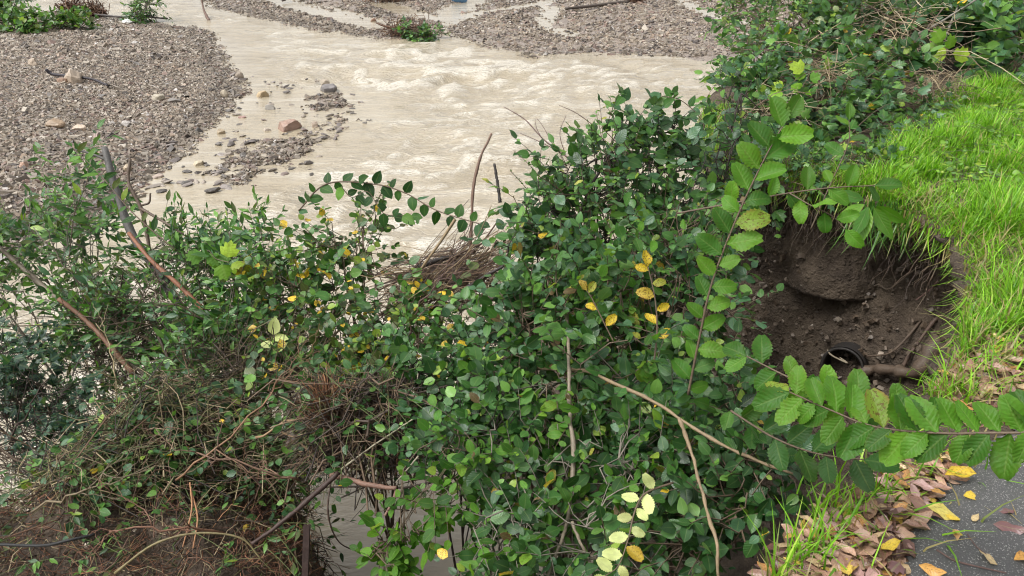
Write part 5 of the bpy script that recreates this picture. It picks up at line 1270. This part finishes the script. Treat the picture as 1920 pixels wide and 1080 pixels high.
# ------------------------------------------------------------------ far side of the river
def dep(px, py): return float(project(G(px, py))[2])
d0 = dep(90, 78)
shrub('far_bush', 'low round leaved bush on the gravel bar at the top left', 'bush', [G(90, 75), G(30, 75)], [blob(20, 55, d0, 60, 25), blob(75, 52, d0, 55, 28), blob(130, 50, d0 + .6, 45, 18), blob(-30, 40, d0 + 1, 60, 35)], 'round', .17, 'willow', 300, 8, .35, .03, BARK_BROWN, 141, limit=300, twig_r=.006)
shrub('far_bush', 'darker bush behind the low bush at the top left corner', 'bush', [G(10, 38)], [blob(10, 10, dep(10, 40), 50, 22), blob(-40, 0, dep(10, 40), 60, 30)], 'small', .18, 'dark', 120, 8, .4, .03, BARK_BROWN, 142, limit=150, twig_r=.006)
d1 = dep(262, 44)
shrub('far_bush', 'small drooping shrub alone at the tip of the left gravel bar', 'bush', [G(262, 44)], [blob(260, 22, d1, 22, 16), blob(275, 2, d1, 22, 14), blob(245, 8, d1, 12, 10)], 'lance', .2, 'privet', 90, 8, .4, .03, BARK_GREY, 143, droop=.5, limit=200, twig_r=.007)
d2 = dep(795, 75)
shrub('far_bush', 'green uprooted bush stranded at the mouth of the far channel', 'bush', [G(795, 72)], [blob(780, 60, d2, 24, 8), blob(810, 68, d2, 30, 6), blob(765, 55, d2, 20, 7)], 'small', .14, 'privet', 120, 8, .2, .02, BARK_BROWN, 144, up=0, limit=200, twig_r=.006)
TW = [(.13, .07, .045, 0), (.08, .045, .03, 0), (.2, .12, .07, 0)]
wad('root_wad', 'brown roots of the stranded green bush in the river', G(762, 68) + np.array([0, 0, .15]), .6, 220, TW, .012, .4, 1.2, 151, (1.3, .6, .35))
wad('root_wad', 'brown upturned root plate behind the low bush at top left', G(140, 32) + np.array([0, 0, .25]), .55, 300, TW, .013, .3, .9, 152, (1., .5, .6))
wad('root_wad', 'second brown root plate left of the small drooping shrub', G(178, 32) + np.array([0, 0, .2]), .45, 240, TW, .013, .3, .8, 153, (1., .5, .6))
wad('root_wad', 'reddish heap of twigs on the far gravel at the top edge', G(735, 3) + np.array([0, 0, .2]), .8, 260, TW, .014, .4, 1.4, 154, (1.6, .6, .4))
wad('root_wad', 'stump with roots standing on the far right gravel bar', G(1187, 20) + np.array([0, 0, .3]), .45, 320, TW, .014, .3, .9, 155, (.8, .5, 1.1), .6)
stick('stump', 'stranded trunk base rising from the roots on the far gravel', [G(1190, 20), G(1190, 20) + np.array([.02, 0, .6]), G(1190, 20) + np.array([.05, .1, 1.3])], .2, .16, (.1, .065, .045, 0), seed=156, cat='stump')
g = G(1187, 22)
stick('driftwood_log', 'thin log lying left of the stump on the far gravel', [G(1060, 29) + np.array([0, 0, .25]), G(1110, 25) + np.array([0, 0, .28]), G(1180, 21) + np.array([0, 0, .35])], .05, .07, (.07, .055, .045, 0), seed=157, cat='driftwood')
stick('driftwood_log', 'brown log end lying right of the stump', [G(1195, 22) + np.array([0, 0, .35]), G(1225, 28) + np.array([0, 0, .25]), G(1255, 35) + np.array([0, 0, .2])], .07, .04, (.16, .11, .08, 0), seed=158, cat='driftwood')
stick('driftwood_stick', 'thin upright stick standing in the river at the top left', [G(393, 40), G(385, 36) + np.array([0, 0, .35]), G(384, 34) + np.array([.0, 0, .75])], .06, .02, (.13, .08, .06, 0), seed=159, cat='stick')
bz = lambda px, py, up=.06: (lambda q: (q[0], q[1], max(float(bed_height(q[0:1], q[1:2])[0]), WL) + up))(G(px, py))
stick('driftwood_stick', 'dark stick behind the tan boulder on the left gravel bar', [bz(98, 172, .22), bz(108, 172, .1), bz(140, 176, .12), bz(180, 178, .1), bz(208, 187, .08)], .04, .025, (.03, .025, .03, 0), seed=160, cat='stick')
stick('driftwood_stick', 'long pole lying at the tip of the bar beside the drooping shrub', [bz(180, 36, .15), bz(220, 39, .12), bz(262, 42, .2), bz(315, 41, .1)], .04, .03, (.05, .04, .035, 0), seed=161, cat='stick')
stick('driftwood_stick', 'dark driftwood stick lying in the far channel at the top', [bz(530, 6, .1), bz(550, 2, .15), bz(575, 3, .15)], .05, .03, (.05, .04, .035, 0), seed=162, cat='stick')
o = link('plastic_sheet', rock_mesh('plastic_sheet', (.9, .5, .4), (.12, .25, .42), 470), loc=bz(862, 4, .15)); o.data.materials[0] = M_BLUE; tag(o, 'crumpled blue plastic sheet on the far gravel at the top edge', 'sheet')
o = link('white_stone', rock_mesh('white_stone', (.42, .3, .2), (.75, .74, .72), 471), loc=bz(243, 47, .05)); tag(o, 'white stone beside the small drooping shrub', 'stone')
